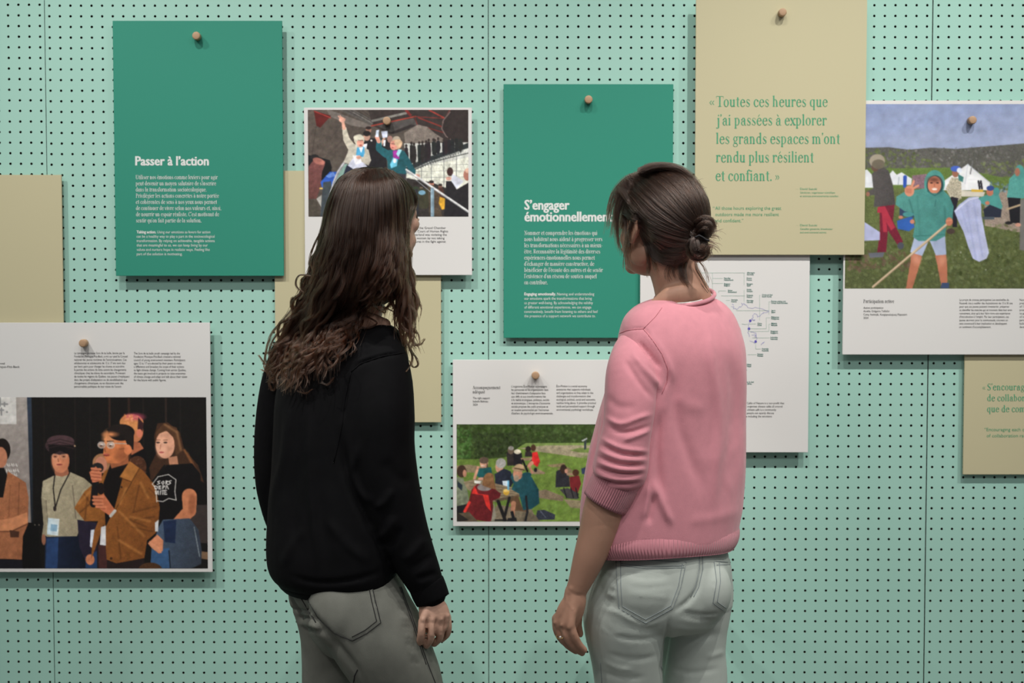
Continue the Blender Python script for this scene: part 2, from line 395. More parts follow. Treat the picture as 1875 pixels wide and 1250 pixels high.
        ca.data.foreach_set('color', np.concatenate([im.reshape(-1, 3), np.ones((s.w*s.h, 1))], 1).astype(np.float32).ravel())
        return ob
M_print = bpy.data.materials.new('photo_print'); M_print.use_nodes = True
_n = M_print.node_tree; _a = _n.nodes.new('ShaderNodeVertexColor'); _a.layer_name = 'print'
_n.links.new(_a.outputs['Color'], _n.nodes['Principled BSDF'].inputs['Base Color']); _n.nodes['Principled BSDF'].inputs['Roughness'].default_value = .55
_n.nodes['Principled BSDF'].inputs['Specular IOR Level'].default_value = .25
GAIN = 1.35                                      # printed tone from the tone seen under the gallery light

# ---------------------------------------------------------------- boards
M_green = mat('board_green', (.028, .250, .175), .55, .3)
M_beige = mat('board_beige', (.515, .475, .305), .55, .3)
M_white = mat('board_white', (.70, .695, .68), .5, .3)
M_edge = mat('board_edge', (.62, .60, .55), .6)
M_spacer = mat('spacer', (.25, .2, .14), .7)
M_ink_w = mat('ink_white', (.70, .73, .71), .6)
M_ink_k = mat('ink_black', (.02, .02, .02), .6)
M_ink_g = mat('ink_green', (.06, .32, .17), .6)
M_ink_t = mat('ink_teal', (.03, .16, .13), .6)
M_ink_b = mat('ink_blue', (.10, .08, .42), .6)
M_wood = mat('peg_wood', (.48, .32, .19), .55, .3, noise=(160, .25))
TH = .004
def board(x0, y0, x1, y1, depth, m, label, group, name='display_board'):
    """pixel rectangle (left, top, right, bottom); depth = how far the face stands off the pegboard"""
    yc = (y0+y1)/2; xc = (x0+x1)/2
    X0 = W(x0, y0, -depth).x; X1 = W(x1, y0, -depth).x; Z1 = W(xc, y0, -depth).z; Z0 = W(xc, y1, -depth).z
    root = empty(name, ((X0+X1)/2, -depth+TH, Z0)); tag(root, label, 'board', group)
    bpy.context.view_layer.update(); inv = root.matrix_world.inverted()
    bm = bmesh.new(); box_bm(bm, X0, X1, -depth, -depth+TH, Z0, Z1, .0006); o = bm_obj('panel', bm, m, root)
    o.matrix_parent_inverse = inv
    bm = bmesh.new(); r = bmesh.ops.create_cone(bm, cap_ends=True, segments=12, radius1=.007, radius2=.007, depth=depth-TH-.0002)
    for v in r['verts']: v.co = Vector(((X0+X1)/2+v.co.x, -(depth-TH)/2+v.co.z, Z1-.036+v.co.y))   # a stand-off behind the peg
    q = bm_obj('stand_off', bm, M_spacer, root); q.matrix_parent_inverse = inv
    return root, inv, -depth
def adopt(o, root, inv): o.parent = root; o.matrix_parent_inverse = inv; return o
L1, L2, L3 = .014, .024, .034
G = 'boards pinned over the mint pegboard'
# 1 green board, left
b1, i1, f1 = board(206, 38, 516.5, 505, L2, M_green, 'green text board headed Passer à l’action, upper left', G)
t = Text(f1)
t.put('Passer à l’action', 247.5, 302.5, 24, 134.0, bold=.014); t.put('Passer à l’action', 248.5, 302.5, 24, 134.0, bold=.014, lift=6e-5)
t.block(['Utiliser nos émotions comme leviers pour agir', 'peut devenir un moyen salutaire de s’inscrire', 'dans la transformation socioécologique.', 'Privilégier les actions concrètes à notre portée', 'et cohérentes de sens à nos yeux nous permet', 'de continuer de vivre selon nos valeurs et, ainsi,', 'de nourrir un espoir réaliste. C’est motivant de', 'sentir qu’on fait partie de la solution.'], 248.5, 328, 11.3, 11.3, 156, serif=True, dx=.12, bw=.95)
t.put('Taking action.', 250.0, 427, 7.6, 35.65, bold=.014); t.put('Taking action.', 250.35, 427, 7.6, 35.65, bold=.014, lift=6e-5); t.put('Using our emotions as levers for action', 288, 427, 7.3, 97)
t.block(['can be a healthy way to play a part in the socioecological', 'transformation. By relying on achievable, tangible actions', 'that are meaningful to us, we can keep living by our', 'values and nurture hope in realistic ways. Feeling like', 'part of the solution is motivating.'], 250, 435, 8.05, 7.3, 143, dx=.1)
adopt(t.build('lettering', M_ink_w, None), b1, i1)
# 2 beige board, far left
b2, i2, f2 = board(-194, 320, 112.5, 786, L1, M_beige, 'plain beige board at the left edge of the wall, behind the stage photograph board', G)
# 3 white board with the stage photograph
b3, i3, f3 = board(-80, 590.5, 384.5, 1047, L2, M_white, 'white board with the photograph of young people on a dark stage, lower left', G)
t = Text(f3)
t.block(['La campagne jeunesse Sors de ta bulle, lancée par la', 'Fondation Monique-Fitz-Back, a mis sur pied le Conseil', 'national des jeunes ministres de l’environnement. Ces', 'adolescentes et adolescents de 12 à 17 ans sont élus', 'par leurs pairs pour changer les choses et accroître', 'la portée des actions de lutte contre les changements', 'climatiques chez les élèves du secondaire. Provenant', 'de toutes les régions du Québec, ces jeunes s’impliquent', 'dans des projets d’adaptation ou de sensibilisation aux', 'changements climatiques, ou en discutent avec des', 'personnalités publiques de leur vision de l’avenir.'], 136, 648, 6.12, 5.7, 101)
t.block(['The Sors de ta bulle youth campaign led by the', 'Fondation Monique-Fitz-Back created a national', 'council of young environment ministers. Participants', 'ages 12 to 17 are elected by their peers to make', 'a difference and broaden the scope of their actions', 'to fight climate change. Coming from across Québec,', 'the teens get involved in projects to raise awareness', 'of climate change and adapt and talk about their vision', 'for the future with public figures.'], 245, 648.5, 6.12, 5.7, 97.5)
t.block(['All rights reserved', 'Fondation Monique-Fitz-Back'], -38, 667, 6.1, 5.7, 74)
adopt(t.build('lettering', M_ink_k, None), b3, i3)
# 4 beige board behind the long-haired visitor
b4, i4, f4 = board(501.5, 312.5, 807, 773, L1, M_beige, 'plain beige board behind the long-haired visitor', G)
# 5 white board with the photograph of cheering women
b5, i5, f5 = board(556.5, 197, 864, 503.5, L2, M_white, 'white board with the photograph of two cheering women on a staircase', G)
t = Text(f5)
t.block(['On April 9, 2024, the Grand Chamber', 'of the European Court of Human Rights', 'ruled that Switzerland was violating the', 'rights of elderly women by not taking', 'necessary measures in the fight against', 'climate change.'], 724, 419, 6.25, 6.0, 96.5)
adopt(t.build('lettering', M_ink_k, None), b5, i5)
# 6 green board, centre
b6, i6, f6 = board(922, 154, 1233, 618.5, L1, M_green, 'green text board headed S’engager émotionnellement, between the two visitors', G)
t = Text(f6)
t.put('S’engager', 960.0, 383.5, 25.5, 82.0, bold=.014); t.put('S’engager', 961.0, 383.5, 25.5, 82.0, bold=.014, lift=6e-5); t.put('émotionnellement', 960.0, 405, 25.5, 161.0, bold=.014); t.put('émotionnellement', 961.0, 405, 25.5, 161.0, bold=.014, lift=6e-5)
t.block(['Nommer et comprendre les émotions qui', 'nous habitent nous aident à progresser vers', 'les transformations nécessaires à un mieux-', 'être. Reconnaître la légitimité des diverses', 'expériences émotionnelles nous permet', 'd’échanger de manière constructive, de', 'bénéficier de l’écoute des autres et de sentir', 'l’existence d’un réseau de soutien auquel', 'on contribue.'], 960, 430, 11.3, 11.3, 144, serif=True, bw=.95)
t.put('Engaging emotionally.', 960.0, 540.5, 7.6, 57.65, bold=.014); t.put('Engaging emotionally.', 960.35, 540.5, 7.6, 57.65, bold=.014, lift=6e-5); t.put('Naming and understanding', 1020, 540.5, 7.3, 68)
t.block(['our emotions spark the transformations that bring', 'us greater well-being. By acknowledging the validity', 'of different emotional experiences, we can engage', 'constructively, benefit from listening to others and feel', 'the presence of a support network we contribute to.'], 960, 548.6, 8.0, 7.3, 134)
adopt(t.build('lettering', M_ink_w, None), b6, i6)
# 7 beige quotation board
b7, i7, f7 = board(1274.5, -4, 1588, 466.5, L3, M_beige, 'beige board with a green quotation in French and English, upper right', G)
t = Text(f7)
t.put('«', 1299, 194, 27, 9, serif=True)
t.block(['Toutes ces heures que', 'j’ai passées à explorer', 'les grands espaces m’ont', 'rendu plus résilient', 'et confiant. »'], 1311.5, 195.3, 33.9, 28.5, 227, serif=True, dx=-.25)
t.put('“', 1305.5, 384, 9, 3.2); t.block(['All those hours exploring the great', 'outdoors made me more resilient', 'and confident.”'], 1309.5, 384, 11.4, 9.2, 121)
for y, a, b, c_, wb, wc in ((347.5, 'David Suzuki', 'Généticien, vulgarisateur scientifique', 'et activiste environnemental canadien', 64, 70), (414, 'David Suzuki', 'Canadian geneticist, broadcaster', 'and environmental activist', 60, 48)):
    t.put('—', 1460-2, y, 5.5, 3.5, serif=True); t.put(a, 1465, y, 5.5, 31); t.put(b, 1465, y+6.6, 5, wb); t.put(c_, 1465, y+13, 5, wc)
adopt(t.build('lettering', M_ink_g, None), b7, i7)
# 8 white board with the photograph of children outdoors
b8, i8, f8 = board(1547.5, 184, 2013, 649, L2, M_white, 'white board with the photograph of a child in a teal hood holding a net', G)
t = Text(f8)
t.put('Participation active', 1581, 554.5, 9.6, 56, serif=True)
t.block(['Active participation', 'Amélie Grégoire Taillefer', 'Camp Inatinijik, Kangiqsualujjuaq Plapuatirt', '2024'], 1581, 565, 6.2, 5.4, 80)
t.block(['Le projet de science participative Les sentinelles du', 'Nunavik vise à outiller des Autochtones de 13 à 30 ans', 'pour que ces jeunes puissent inventorier, préserver', 'et identifier les insectes qui se trouvent dans leur envi-', 'ronnement, ainsi qu’à leur faire vivre une expérience', 'd’introduction à l’emploi. Par leur participation, ces', 'jeunes œuvrent pour la communauté, trouvent un', 'sens constructif à leur implication et développent', 'un sentiment d’accomplissement.'], 1757, 550.5, 6.2, 5.5, 97, dx=-.05)
t.block(['Nunavik Sentinels is a community science', 'project that trains Indigenous youth aged', 'of 13 to 30 to inventory, preserve and', 'protect the insects around them, and', 'to give them a first experience', 'of work. Through their', 'participation, young people', 'build a constructive sense', 'development for all.'], 1867, 550.5, 6.2, 5.5, 80)
adopt(t.build('lettering', M_ink_k, None), b8, i8)
# 9 beige quotation board, lower right
b9, i9, f9 = board(1770, 405, 2082, 868.5, L1, M_beige, 'beige quotation board at the right edge, below the board with the child', G)
t = Text(f9)
t.put('«', 1799, 714, 17, 5, serif=True)
t.block(['S’encourager mutuellement et', 'de collaborer les uns les autres plutôt', 'que de comparer.'], 1808, 714, 20, 17.5, 232, serif=True, dx=-.3)
t.put('“', 1802.5, 789, 9, 3); t.block(['Encouraging each other to think', 'of collaboration rather than competition.'], 1806.5, 789, 11.3, 8.8, 150, dx=.2)
adopt(t.build('lettering', M_ink_g, None), b9, i9)
# 10 white board with the picnic photograph
b10, i10, f10 = board(829, 658.5, 1135, 963, L1, M_white, 'white board with the photograph of people at picnic tables, between the visitors', G)
t = Text(f10)
t.block(['Accompagnement', 'adéquat'], 865.5, 712, 8.0, 8.6, 50.5, serif=True)
t.block(['The right support', 'Isabelle Béliveau', '2024'], 866, 730.3, 6.05, 5.5, 31)
t.block(['L’organisme Éco-Motion accompagne', 'les personnes et les organisations dans', 'leur cheminement d’adaptation face', 'aux défis et aux transformations liés', 'à la réalité écologique, politique, sociale', 'et économique. L’entreprise d’économie', 'sociale propose des outils pratiques et', 'un soutien personnalisé par l’entremise', 'd’ateliers de psychologie environnementale.'], 936.5, 709, 6.15, 5.6, 76)
t.block(['Éco-Motion is a social economy', 'enterprise that supports individuals', 'and organizations as they adapt to the', 'challenges and transformations that', 'ecological, political, social and economic', 'realities bring about. It provides practical', 'tools and personalized support through', 'environmental psychology workshops.'], 1019, 708.5, 6.15, 5.6, 72)
adopt(t.build('lettering', M_ink_k, None), b10, i10)
# 11 white board with the map
b11, i11, f11 = board(1173, 366, 1484, 828, L2, M_white, 'white board with a line map of countries, behind the visitor in pink', G)
t = Text(f11); S3 = 3.29
def mp(x, y): return 1290+x/S3, 460+y/S3
pairs = [(255, 132, 'Allemagne', 'Germany'), (118, 165, 'Pays-Bas', 'Netherlands'), (255, 165, 'France', 'France'), (118, 199, 'Belgique', 'Belgium'), (255, 199, 'Espagne', 'Spain'), (255, 233, 'Suède', 'Sweden'), (141, 238, 'Suisse', 'Switzerland'), (255, 268, 'Finlande', 'Finland'), (255, 299, 'Norvège', 'Norway'), (346, 265, 'Corée du Sud', 'South Korea'), (160, 295, 'Autriche', 'Austria'), (402, 304, 'Émirats arabes unis', 'United Arab Emirates'), (402, 359, 'Japon', 'Japan'), (402, 399, 'Philippines', 'Philippines'), (402, 437, 'Malaisie', 'Malaysia'), (318, 437, 'Chine', 'China'), (398, 484, 'Singapour', 'Singapore'), (398, 521, 'Indonésie', 'Indonesia'), (345, 590, 'Australie', 'Australia'), (318, 622, 'Pakistan', 'Pakistan'), (255, 684, 'Népal', 'Nepal'), (228, 790, 'Afrique du Sud', 'South Africa'), (228, 716, 'Kenya', ''), (228, 748, 'Togo', '')]
for x, y, a, b in pairs:
    px, py = mp(x, y)
    for k, s_ in enumerate((a, b)):
        if s_: t.put(s_, px, py+k*3.2-1.2+1.5, 3.9, None, bold=.02, xs=.88)
tag(adopt(t.build('country_names', M_ink_t, None), b11, i11), kind='stuff')
t = Text(f11)
t.block(['The Climate Cafés of Nature is a non-profit that', 'supports and organises climate cafés all around', 'the world. A climate café is a community', 'space where people can openly discuss', 'climate issues including the emotions', 'they spark.'], 1342, 739.5, 6.05, 5.4, 94)
adopt(t.build('lettering', M_ink_k, None), b11, i11)
def inked(polys, w, m, name):
    V, Fc = [], []
    for P in polys:
        P = [W(*mp(*p), f11-.0003) for p in P]
        for a, b in zip(P, P[1:]):
            d = (b-a).normalized(); n = Vector((-d.z, 0, d.x))*w/2; k = len(V); a = a-d*w*.4; b = b+d*w*.4
            V.extend([q_-Vector((0, (k//4 % 9)*1.4e-5, 0)) for q_ in (a-n, b-n, b+n, a+n)]); Fc.append((k, k+1, k+2, k+3))
    adopt(mesh_from(name, V, Fc, m), b11, i11)
M_rule = mat('ink_pale_green', (.30, .46, .38), .6); M_coast = mat('ink_pale_blue', (.33, .33, .58), .6)
inked([[(-60, 130), (243, 130)], [(48, 130), (48, 250)], [(48, 163), (110, 163)], [(48, 193), (110, 193)], [(238, 130), (238, 203)], [(85, 250), (85, 238), (130, 238)], [(100, 268), (243, 268)], [(238, 233), (238, 302)], [(130, 295), (152, 295)],
       [(336, 265), (332, 265), (332, 415)], [(388, 380), (388, 304), (398, 304)], [(190, 357), (388, 357)], [(270, 437), (310, 437)], [(275, 466), (372, 466), (372, 400), (396, 400)], [(262, 482), (388, 482), (388, 438), (396, 438)], [(290, 521), (392, 521)], [(308, 545), (308, 588), (340, 588)], [(262, 622), (312, 622)], [(225, 437), (245, 440), (262, 437)]], .0007, M_rule, 'leader_lines')
def wig(P, n=3, a=5, seed=3):
    r_ = random.Random(seed); out = []
    for p, q in zip(P, P[1:]):
        for k in range(n): u = k/n; out.append((p[0]*(1-u)+q[0]*u+r_.uniform(-a, a), p[1]*(1-u)+q[1]*u+r_.uniform(-a, a)))
    return out+[P[-1]]
inked([wig([(165, 330), (190, 350), (235, 318), (262, 335), (330, 345), (388, 357)], 5, 6), wig([(388, 357), (350, 372), (330, 395), (300, 378), (285, 400), (300, 415), (272, 420)], 4, 6, 5), wig([(268, 425), (268, 465), (262, 490), (270, 515)], 4, 4, 6),
       wig([(280, 490), (315, 492), (312, 510), (285, 505)], 4, 6, 7), wig([(275, 535), (300, 555), (308, 545), (320, 520), (300, 512)], 4, 4, 8), wig([(340, 562), (358, 548), (345, 560)], 3, 4, 9), wig([(165, 318), (175, 322)], 3, 4, 10), wig([(222, 312), (228, 320)], 3, 4, 11)], .0009, M_coast, 'coast_lines')
V, Fc = [], []
for x, y in ((276, 418), (268, 466), (308, 543)):
    c_ = W(*mp(x, y), f11-.0004); k = len(V); V.extend([c_+Vector((math.cos(a)*.0032, 0, math.sin(a)*.0032)) for a in np.linspace(0, 2*math.pi, 12, endpoint=False)]); Fc.append(tuple(range(k, k+12)))
tag(adopt(mesh_from('map_dots', V, Fc, M_ink_b), b11, i11), kind='stuff')

# ---------------------------------------------------------------- wooden pegs (two diameters of turned dowel; end grain rings)
M_end = bpy.data.materials.new('peg_end'); M_end.use_nodes = True
_n = M_end.node_tree; _w = _n.nodes.new('ShaderNodeTexWave'); _w.wave_type = 'RINGS'; _w.rings_direction = 'Y'; _w.inputs['Scale'].default_value = 260; _w.inputs['Distortion'].default_value = 3
_t = _n.nodes.new('ShaderNodeTexCoord'); _n.links.new(_t.outputs['Object'], _w.inputs['Vector'])
_m = _n.nodes.new('ShaderNodeMix'); _m.data_type = 'RGBA'; _m.inputs['A'].default_value = (.35, .215, .12, 1); _m.inputs['B'].default_value = (.48, .31, .19, 1)
_n.links.new(_w.outputs['Fac'], _m.inputs['Factor']); _n.links.new(_m.outputs['Result'], _n.nodes['Principled BSDF'].inputs['Base Color']); _n.nodes['Principled BSDF'].inputs['Roughness'].default_value = .6
def peg(px, py, depth, label):
    c_ = W(px, py, -depth-.012)
    bm = bmesh.new(); prof = [(0.0, 0), (.0088, 0), (.0092, -.006), (.0094, -.0165), (.0088, -.0182), (.0070, -.0188), (0, -.0190)]; n = 28
    rings = []
    for r, y in prof: rings.append([bm.verts.new((0, y, 0))] if r == 0 else [bm.verts.new((math.cos(2*math.pi*k/n)*r, y, math.sin(2*math.pi*k/n)*r)) for k in range(n)])
    for a, b in zip(rings, rings[1:]):
        for k in range(n):
            j = (k+1) % n
            if len(a) == 1: f = bm.faces.new((a[0], b[j], b[k]))
            elif len(b) == 1: f = bm.faces.new((a[k], a[j], b[0])); f.material_index = 1
            else: f = bm.faces.new((a[k], a[j], b[j], b[k]))
            f.smooth = True
            if b is rings[-1] or b is rings[-2]: f.material_index = 1
    bmesh.ops.recalc_face_normals(bm, faces=bm.faces)
    o = bm_obj('wooden_peg', bm, M_wood, None); o.data.materials.append(M_end); o.location = (c_.x, -depth, c_.z); tag(o, label, 'peg', 'round wooden pegs that hold the boards')
peg(360, 66, L2, 'round wooden peg on the upper left green board')
peg(152.5, 628, L2, 'round wooden peg on the white board with the stage photograph')
peg(708.5, 221.5, L2, 'round wooden peg on the photograph of cheering women')
peg(1077.5, 182.5, L1, 'round wooden peg on the green board between the visitors')
peg(980.5, 687, L1, 'round wooden peg on the white board with the picnic photograph')
peg(1432.5, 23, L3, 'round wooden peg at the top of the beige quotation board')
peg(1780, 220, L2, 'round wooden peg on the sky of the photograph with the child')
# ---------------------------------------------------------------- the four printed photographs
SK = (198, 128, 96); SKL = (226, 170, 138)
# --- A: cheering women on a staircase (crop units: origin 540,180 scale 5.208)
A = Pic(563.5, 201, 857.5, 396.5, 540, 180, 5.208, (78, 70, 63), 1.0, 11)
A.poly([(110, 100), (760, 100), (730, 330), (600, 560), (110, 560)], (84, 74, 67), grad=(1, .3, (70, 62, 56)), tex=.03)
A.poly([(300, 100), (720, 250), (730, 290), (540, 260), (330, 170)], (104, 96, 90))
A.poly([(420, 110), (560, 110), (760, 215), (730, 260)], (84, 80, 76))
for k in range(5): A.line([(480+k*52, 112), (740+k*22, 235)], 5, (52, 46, 44))
A.line([(200, 270), (160, 540)], 5, (58, 50, 46)); A.line([(440, 250), (330, 400)], 4, (62, 54, 50)); A.line([(520, 330), (250, 600)], 4, (66, 57, 52))
A.poly([(700, 110), (1660, 110), (1660, 430), (1420, 420), (1300, 300), (1160, 250), (900, 340), (740, 260)], (52, 44, 42))
A.line([(740, 215), (1060, 140)], 22, (120, 118, 112)); A.poly([(760, 250), (1130, 190), (1180, 260), (950, 340)], (72, 68, 66)); A.poly([(900, 330), (1100, 250), (1180, 255), (940, 340)], (44, 38, 38))
A.line([(560, 135), (740, 240)], 10, (108, 104, 100))
A.poly([(180, 118), (345, 165), (240, 280), (205, 262)], (86, 26, 24)); A.line([(185, 122), (340, 185)], 9, (150, 48, 42))
A.line([(730, 262), (1150, 172)], 12, (158, 56, 44)); A.line([(1060, 112), (1100, 160)], 26, (120, 40, 38)); A.line([(1280, 112), (1430, 190)], 14, (150, 52, 44)); A.line([(1480, 112), (1410, 230)], 12, (150, 56, 50)); A.line([(1160, 175), (1410, 190)], 8, (120, 44, 40)); A.line([(1180, 185), (1400, 270)], 14, (120, 44, 38)); A.line([(1230, 270), (1430, 330)], 10, (110, 40, 36)); A.line([(1140, 175), (1170, 260)], 8, (110, 40, 36))
A.poly([(1170, 250), (1260, 270), (1330, 330), (1440, 400), (1330, 430), (1050, 430), (1040, 330)], (116, 106, 98), tex=.06)
A.poly([(1410, 210), (1480, 112), (1660, 112), (1660, 440), (1520, 420), (1440, 370), (1400, 300)], (46, 38, 37)); A.line([(1480, 130), (1415, 210), (1400, 290), (1440, 360), (1530, 425)], 10, (110, 92, 88))
A.poly([(1040, 430), (1660, 420), (1660, 760), (1060, 760)], (186, 188, 182)); A.poly([(1060, 680), (1660, 560), (1660, 900), (1060, 900)], (204, 206, 192), tex=.05)
for k in range(40):
    x = 1060+A.r.random()*590; y = 580+A.r.random()*260; A.line([(x, y), (x+A.r.normal()*45, y-60-A.r.random()*70)], 2.5, (120, 122, 104), alpha=.6)
for x in (1205, 1300, 1420, 1540): A.line([(x, 560), (x, 860)], 6, (96, 98, 100))
for y in (640, 760, 700): A.line([(1070, y), (1650, y-10)], 3, (110, 112, 112))
A.line([(1040, 690), (1250, 590), (1480, 510), (1660, 445)], 46, (42, 48, 50)); A.line([(1060, 715), (1300, 610), (1660, 520)], 7, (40, 44, 44)); A.line([(1060, 680), (1300, 575), (1660, 470)], 5, (30, 34, 36))
for k in range(22):
    x = 1075+k*24; A.line([(x, 712-k*9), (x+20, 668-k*9), (x+24, 700-k*9)], 4, (58, 62, 62))
for k, x in enumerate([1060, 1110, 1135, 1185, 1215, 1250, 1275, 1320, 1335, 1365, 1420, 1440, 1470, 1500, 1540, 1580]):
    y = 470-(x-1060)*.14+A.r.normal()*8; hh = 150 if x < 1300 else 100
    A.limb([(x, y), (x+4, y+hh*.5), (x, y+hh)], [34, 40, 22], (30+A.r.random()*14, 30+A.r.random()*8, 36)); A.ell(x, y-32, 12, 15, (48, 40, 38))
# camera operator at left
A.poly([(120, 540), (230, 560), (330, 590), (350, 660), (330, 740), (280, 785), (240, 780), (230, 640), (125, 640)], (24, 24, 27)); A.ell(285, 690, 60, 95, (18, 18, 20)); A.ell(185, 560, 40, 26, (34, 32, 34))
A.poly([(125, 650), (175, 590), (215, 575), (285, 600), (280, 640), (255, 700), (240, 850), (200, 960), (125, 960)], (118, 68, 66), grad=(0, 1, (92, 56, 52)), tex=.04); A.ell(225, 600, 60, 30, (158, 96, 84), rot=20)
A.poly([(125, 960), (200, 980), (260, 1130), (125, 1130)], (68, 62, 54), tex=.05); A.poly([(200, 960), (250, 920), (245, 1040)], (160, 158, 152))
A.poly([(240, 800), (330, 700), (400, 700), (380, 880), (260, 870)], (38, 84, 182)); A.poly([(290, 740), (360, 700), (390, 740), (320, 760)], (92, 132, 214)); A.line([(235, 860), (330, 860)], 14, (196, 160, 80))
A.poly([(265, 800), (340, 790), (380, 1130), (235, 1130)], (58, 66, 72)); A.poly([(345, 870), (480, 700), (620, 690), (520, 1130), (300, 1130)], (60, 62, 60)); A.poly([(440, 640), (500, 620), (480, 700), (400, 800), (370, 800)], (116, 148, 138)); A.poly([(490, 640), (700, 640), (690, 780), (440, 780)], (34, 38, 56))
A.line([(470, 610), (410, 700), (370, 800), (330, 950), (290, 1130)], 26, (134, 134, 138)); A.line([(462, 616), (402, 704), (360, 804), (320, 950)], 8, (186, 186, 190))
# people behind
A.poly([(650, 420), (720, 380), (860, 380), (880, 700), (650, 700)], (30, 28, 32)); A.ell(702, 300, 26, 34, (150, 104, 88)); A.ell(700, 282, 28, 16, (40, 30, 28)); A.ell(684, 365, 32, 40, (178, 134, 116)); A.ell(684, 335, 36, 26, (30, 24, 24)); A.poly([(640, 440), (690, 430), (680, 480), (655, 520)], (206, 206, 210)); A.ell(728, 402, 9, 9, (210, 205, 200))
A.poly([(800, 400), (900, 390), (920, 480), (880, 560), (790, 560)], (34, 30, 34)); A.limb([(815, 450), (850, 380)], [26, 20], (190, 150, 130)); A.poly([(822, 315), (885, 310), (880, 370), (835, 378)], (196, 204, 226)); A.poly([(845, 400), (865, 395), (858, 455), (842, 455)], (216, 218, 224)); A.ell(905, 390, 26, 34, (150, 110, 100)); A.ell(968, 400, 40, 40, (164, 150, 132))
# woman in white cardigan
A.limb([(470, 290), (490, 390), (540, 470)], [42, 62, 80], (186, 178, 160)); A.limb([(455, 215), (468, 285)], [26, 32], (204, 150, 128)); A.ell(450, 205, 30, 24, (214, 158, 138)); 
for q in ((415, 170), (432, 165), (446, 178), (478, 195)): A.line([(450, 210), q], 10, (212, 150, 130))
A.poly([(520, 430), (600, 440), (700, 490), (724, 590), (700, 640), (640, 620), (560, 640), (460, 610), (500, 520)], (194, 188, 172), grad=(1, 1, (166, 160, 146)), tex=.03)
A.poly([(500, 640), (560, 560), (660, 620), (690, 655), (560, 680)], (186, 190, 208)); A.poly([(590, 470), (660, 460), (664, 520), (650, 560), (580, 545)], (64, 150, 196)); A.poly([(608, 470), (650, 465), (630, 520)], (214, 222, 230)); A.poly([(550, 545), (620, 545), (632, 610), (575, 632)], (222, 222, 226)); A.ell(606, 562, 24, 18, (206, 150, 130))
A.ell(612, 395, 50, 52, (196, 190, 170), tex=.06); A.ell(622, 425, 33, 40, (212, 150, 130)); A.ell(602, 375, 45, 28, (204, 198, 178)); A.line([(600, 398), (648, 402)], 5, (60, 46, 44)); A.ell(626, 448, 13, 6, (150, 60, 60))
# woman in teal
A.limb([(800, 400), (800, 480), (870, 530)], [46, 60, 80], (30, 94, 104)); A.limb([(780, 365), (798, 410)], [36, 36], (206, 142, 122)); A.poly([(775, 305), (802, 300), (795, 370), (766, 368)], (200, 212, 232))
A.poly([(840, 500), (930, 490), (1040, 500), (1080, 560), (1150, 690), (1145, 740), (1100, 720), (1060, 640), (1060, 730), (885, 705), (880, 600)], (32, 92, 100), grad=(1, .6, (24, 74, 84)), tex=.03)
A.poly([(932, 500), (1000, 490), (992, 580), (935, 575)], (146, 40, 140)); A.poly([(985, 485), (1020, 490), (985, 560), (965, 530)], (150, 210, 222)); A.poly([(905, 630), (935, 565), (980, 580), (970, 645), (915, 668)], (96, 186, 214)); A.ell(950, 595, 16, 22, (226, 226, 230))
A.poly([(885, 705), (1060, 725), (1055, 790), (900, 780)], (52, 48, 54))
A.ell(962, 440, 56, 46, (190, 150, 118), tex=.05); A.ell(940, 450, 34, 44, (206, 134, 118)); A.ell(985, 425, 38, 34, (198, 164, 130)); A.line([(918, 432), (952, 436)], 5, (80, 56, 54)); A.ell(930, 470, 10, 7, (170, 80, 76)); A.ell(1165, 742, 26, 20, (206, 150, 134))
# crowd below and right
A.poly([(1060, 760), (1300, 800), (1450, 860), (1660, 900), (1660, 1130), (1060, 1130)], (48, 44, 42), tex=.10)
for x, y, r, c_ in ((1150, 830, 30, (52, 44, 42)), (1210, 850, 26, (96, 86, 70)), (1300, 815, 30, (170, 110, 92)), (1385, 840, 24, (120, 84, 70)), (1240, 850, 26, (44, 38, 40))): A.ell(x, y, r*.8, r, c_); A.ell(x, y-r*.6, r*.8, r*.5, (40, 34, 32)); A.limb([(x, y+40), (x, y+170)], [62, 72], (44+A.r.random()*30, 42+A.r.random()*22, 40))
A.ell(1210, 900, 34, 22, (110, 158, 184)); A.poly([(1070, 900), (1170, 860), (1180, 1130), (1060, 1130)], (40, 40, 46)); A.poly([(1270, 880), (1370, 860), (1400, 1130), (1280, 1130)], (74, 62, 50), tex=.1)
A.poly([(1380, 940), (1440, 960), (1445, 1050), (1400, 1065), (1370, 1000)], (206, 152, 40))
A.poly([(1440, 790), (1500, 790), (1540, 870), (1660, 800), (1660, 1130), (1420, 1130)], (34, 32, 36), tex=.04); A.ell(1478, 700, 30, 42, (60, 38, 36)); A.ell(1465, 765, 26, 18, (190, 140, 124)); A.poly([(1500, 720), (1610, 790), (1540, 865), (1490, 790)], (188, 192, 206)); A.ell(1642, 730, 36, 56, (160, 104, 88)); A.ell(1650, 690, 30, 24, (190, 150, 130))
A.line([(1060, 680), (1180, 760), (1660, 1085)], 18, (196, 196, 196)); A.line([(1060, 692), (1180, 774), (1660, 1100)], 6, (110, 112, 116)); A.line([(1060, 700), (1300, 900)], 6, (150, 154, 160)); A.line([(1308, 870), (1308, 1130)], 34, (110, 136, 152)); A.line([(1300, 870), (1300, 1130)], 8, (150, 174, 188))
adopt(A.build(f5-.0003, M_print, None, GAIN), b5, i5)

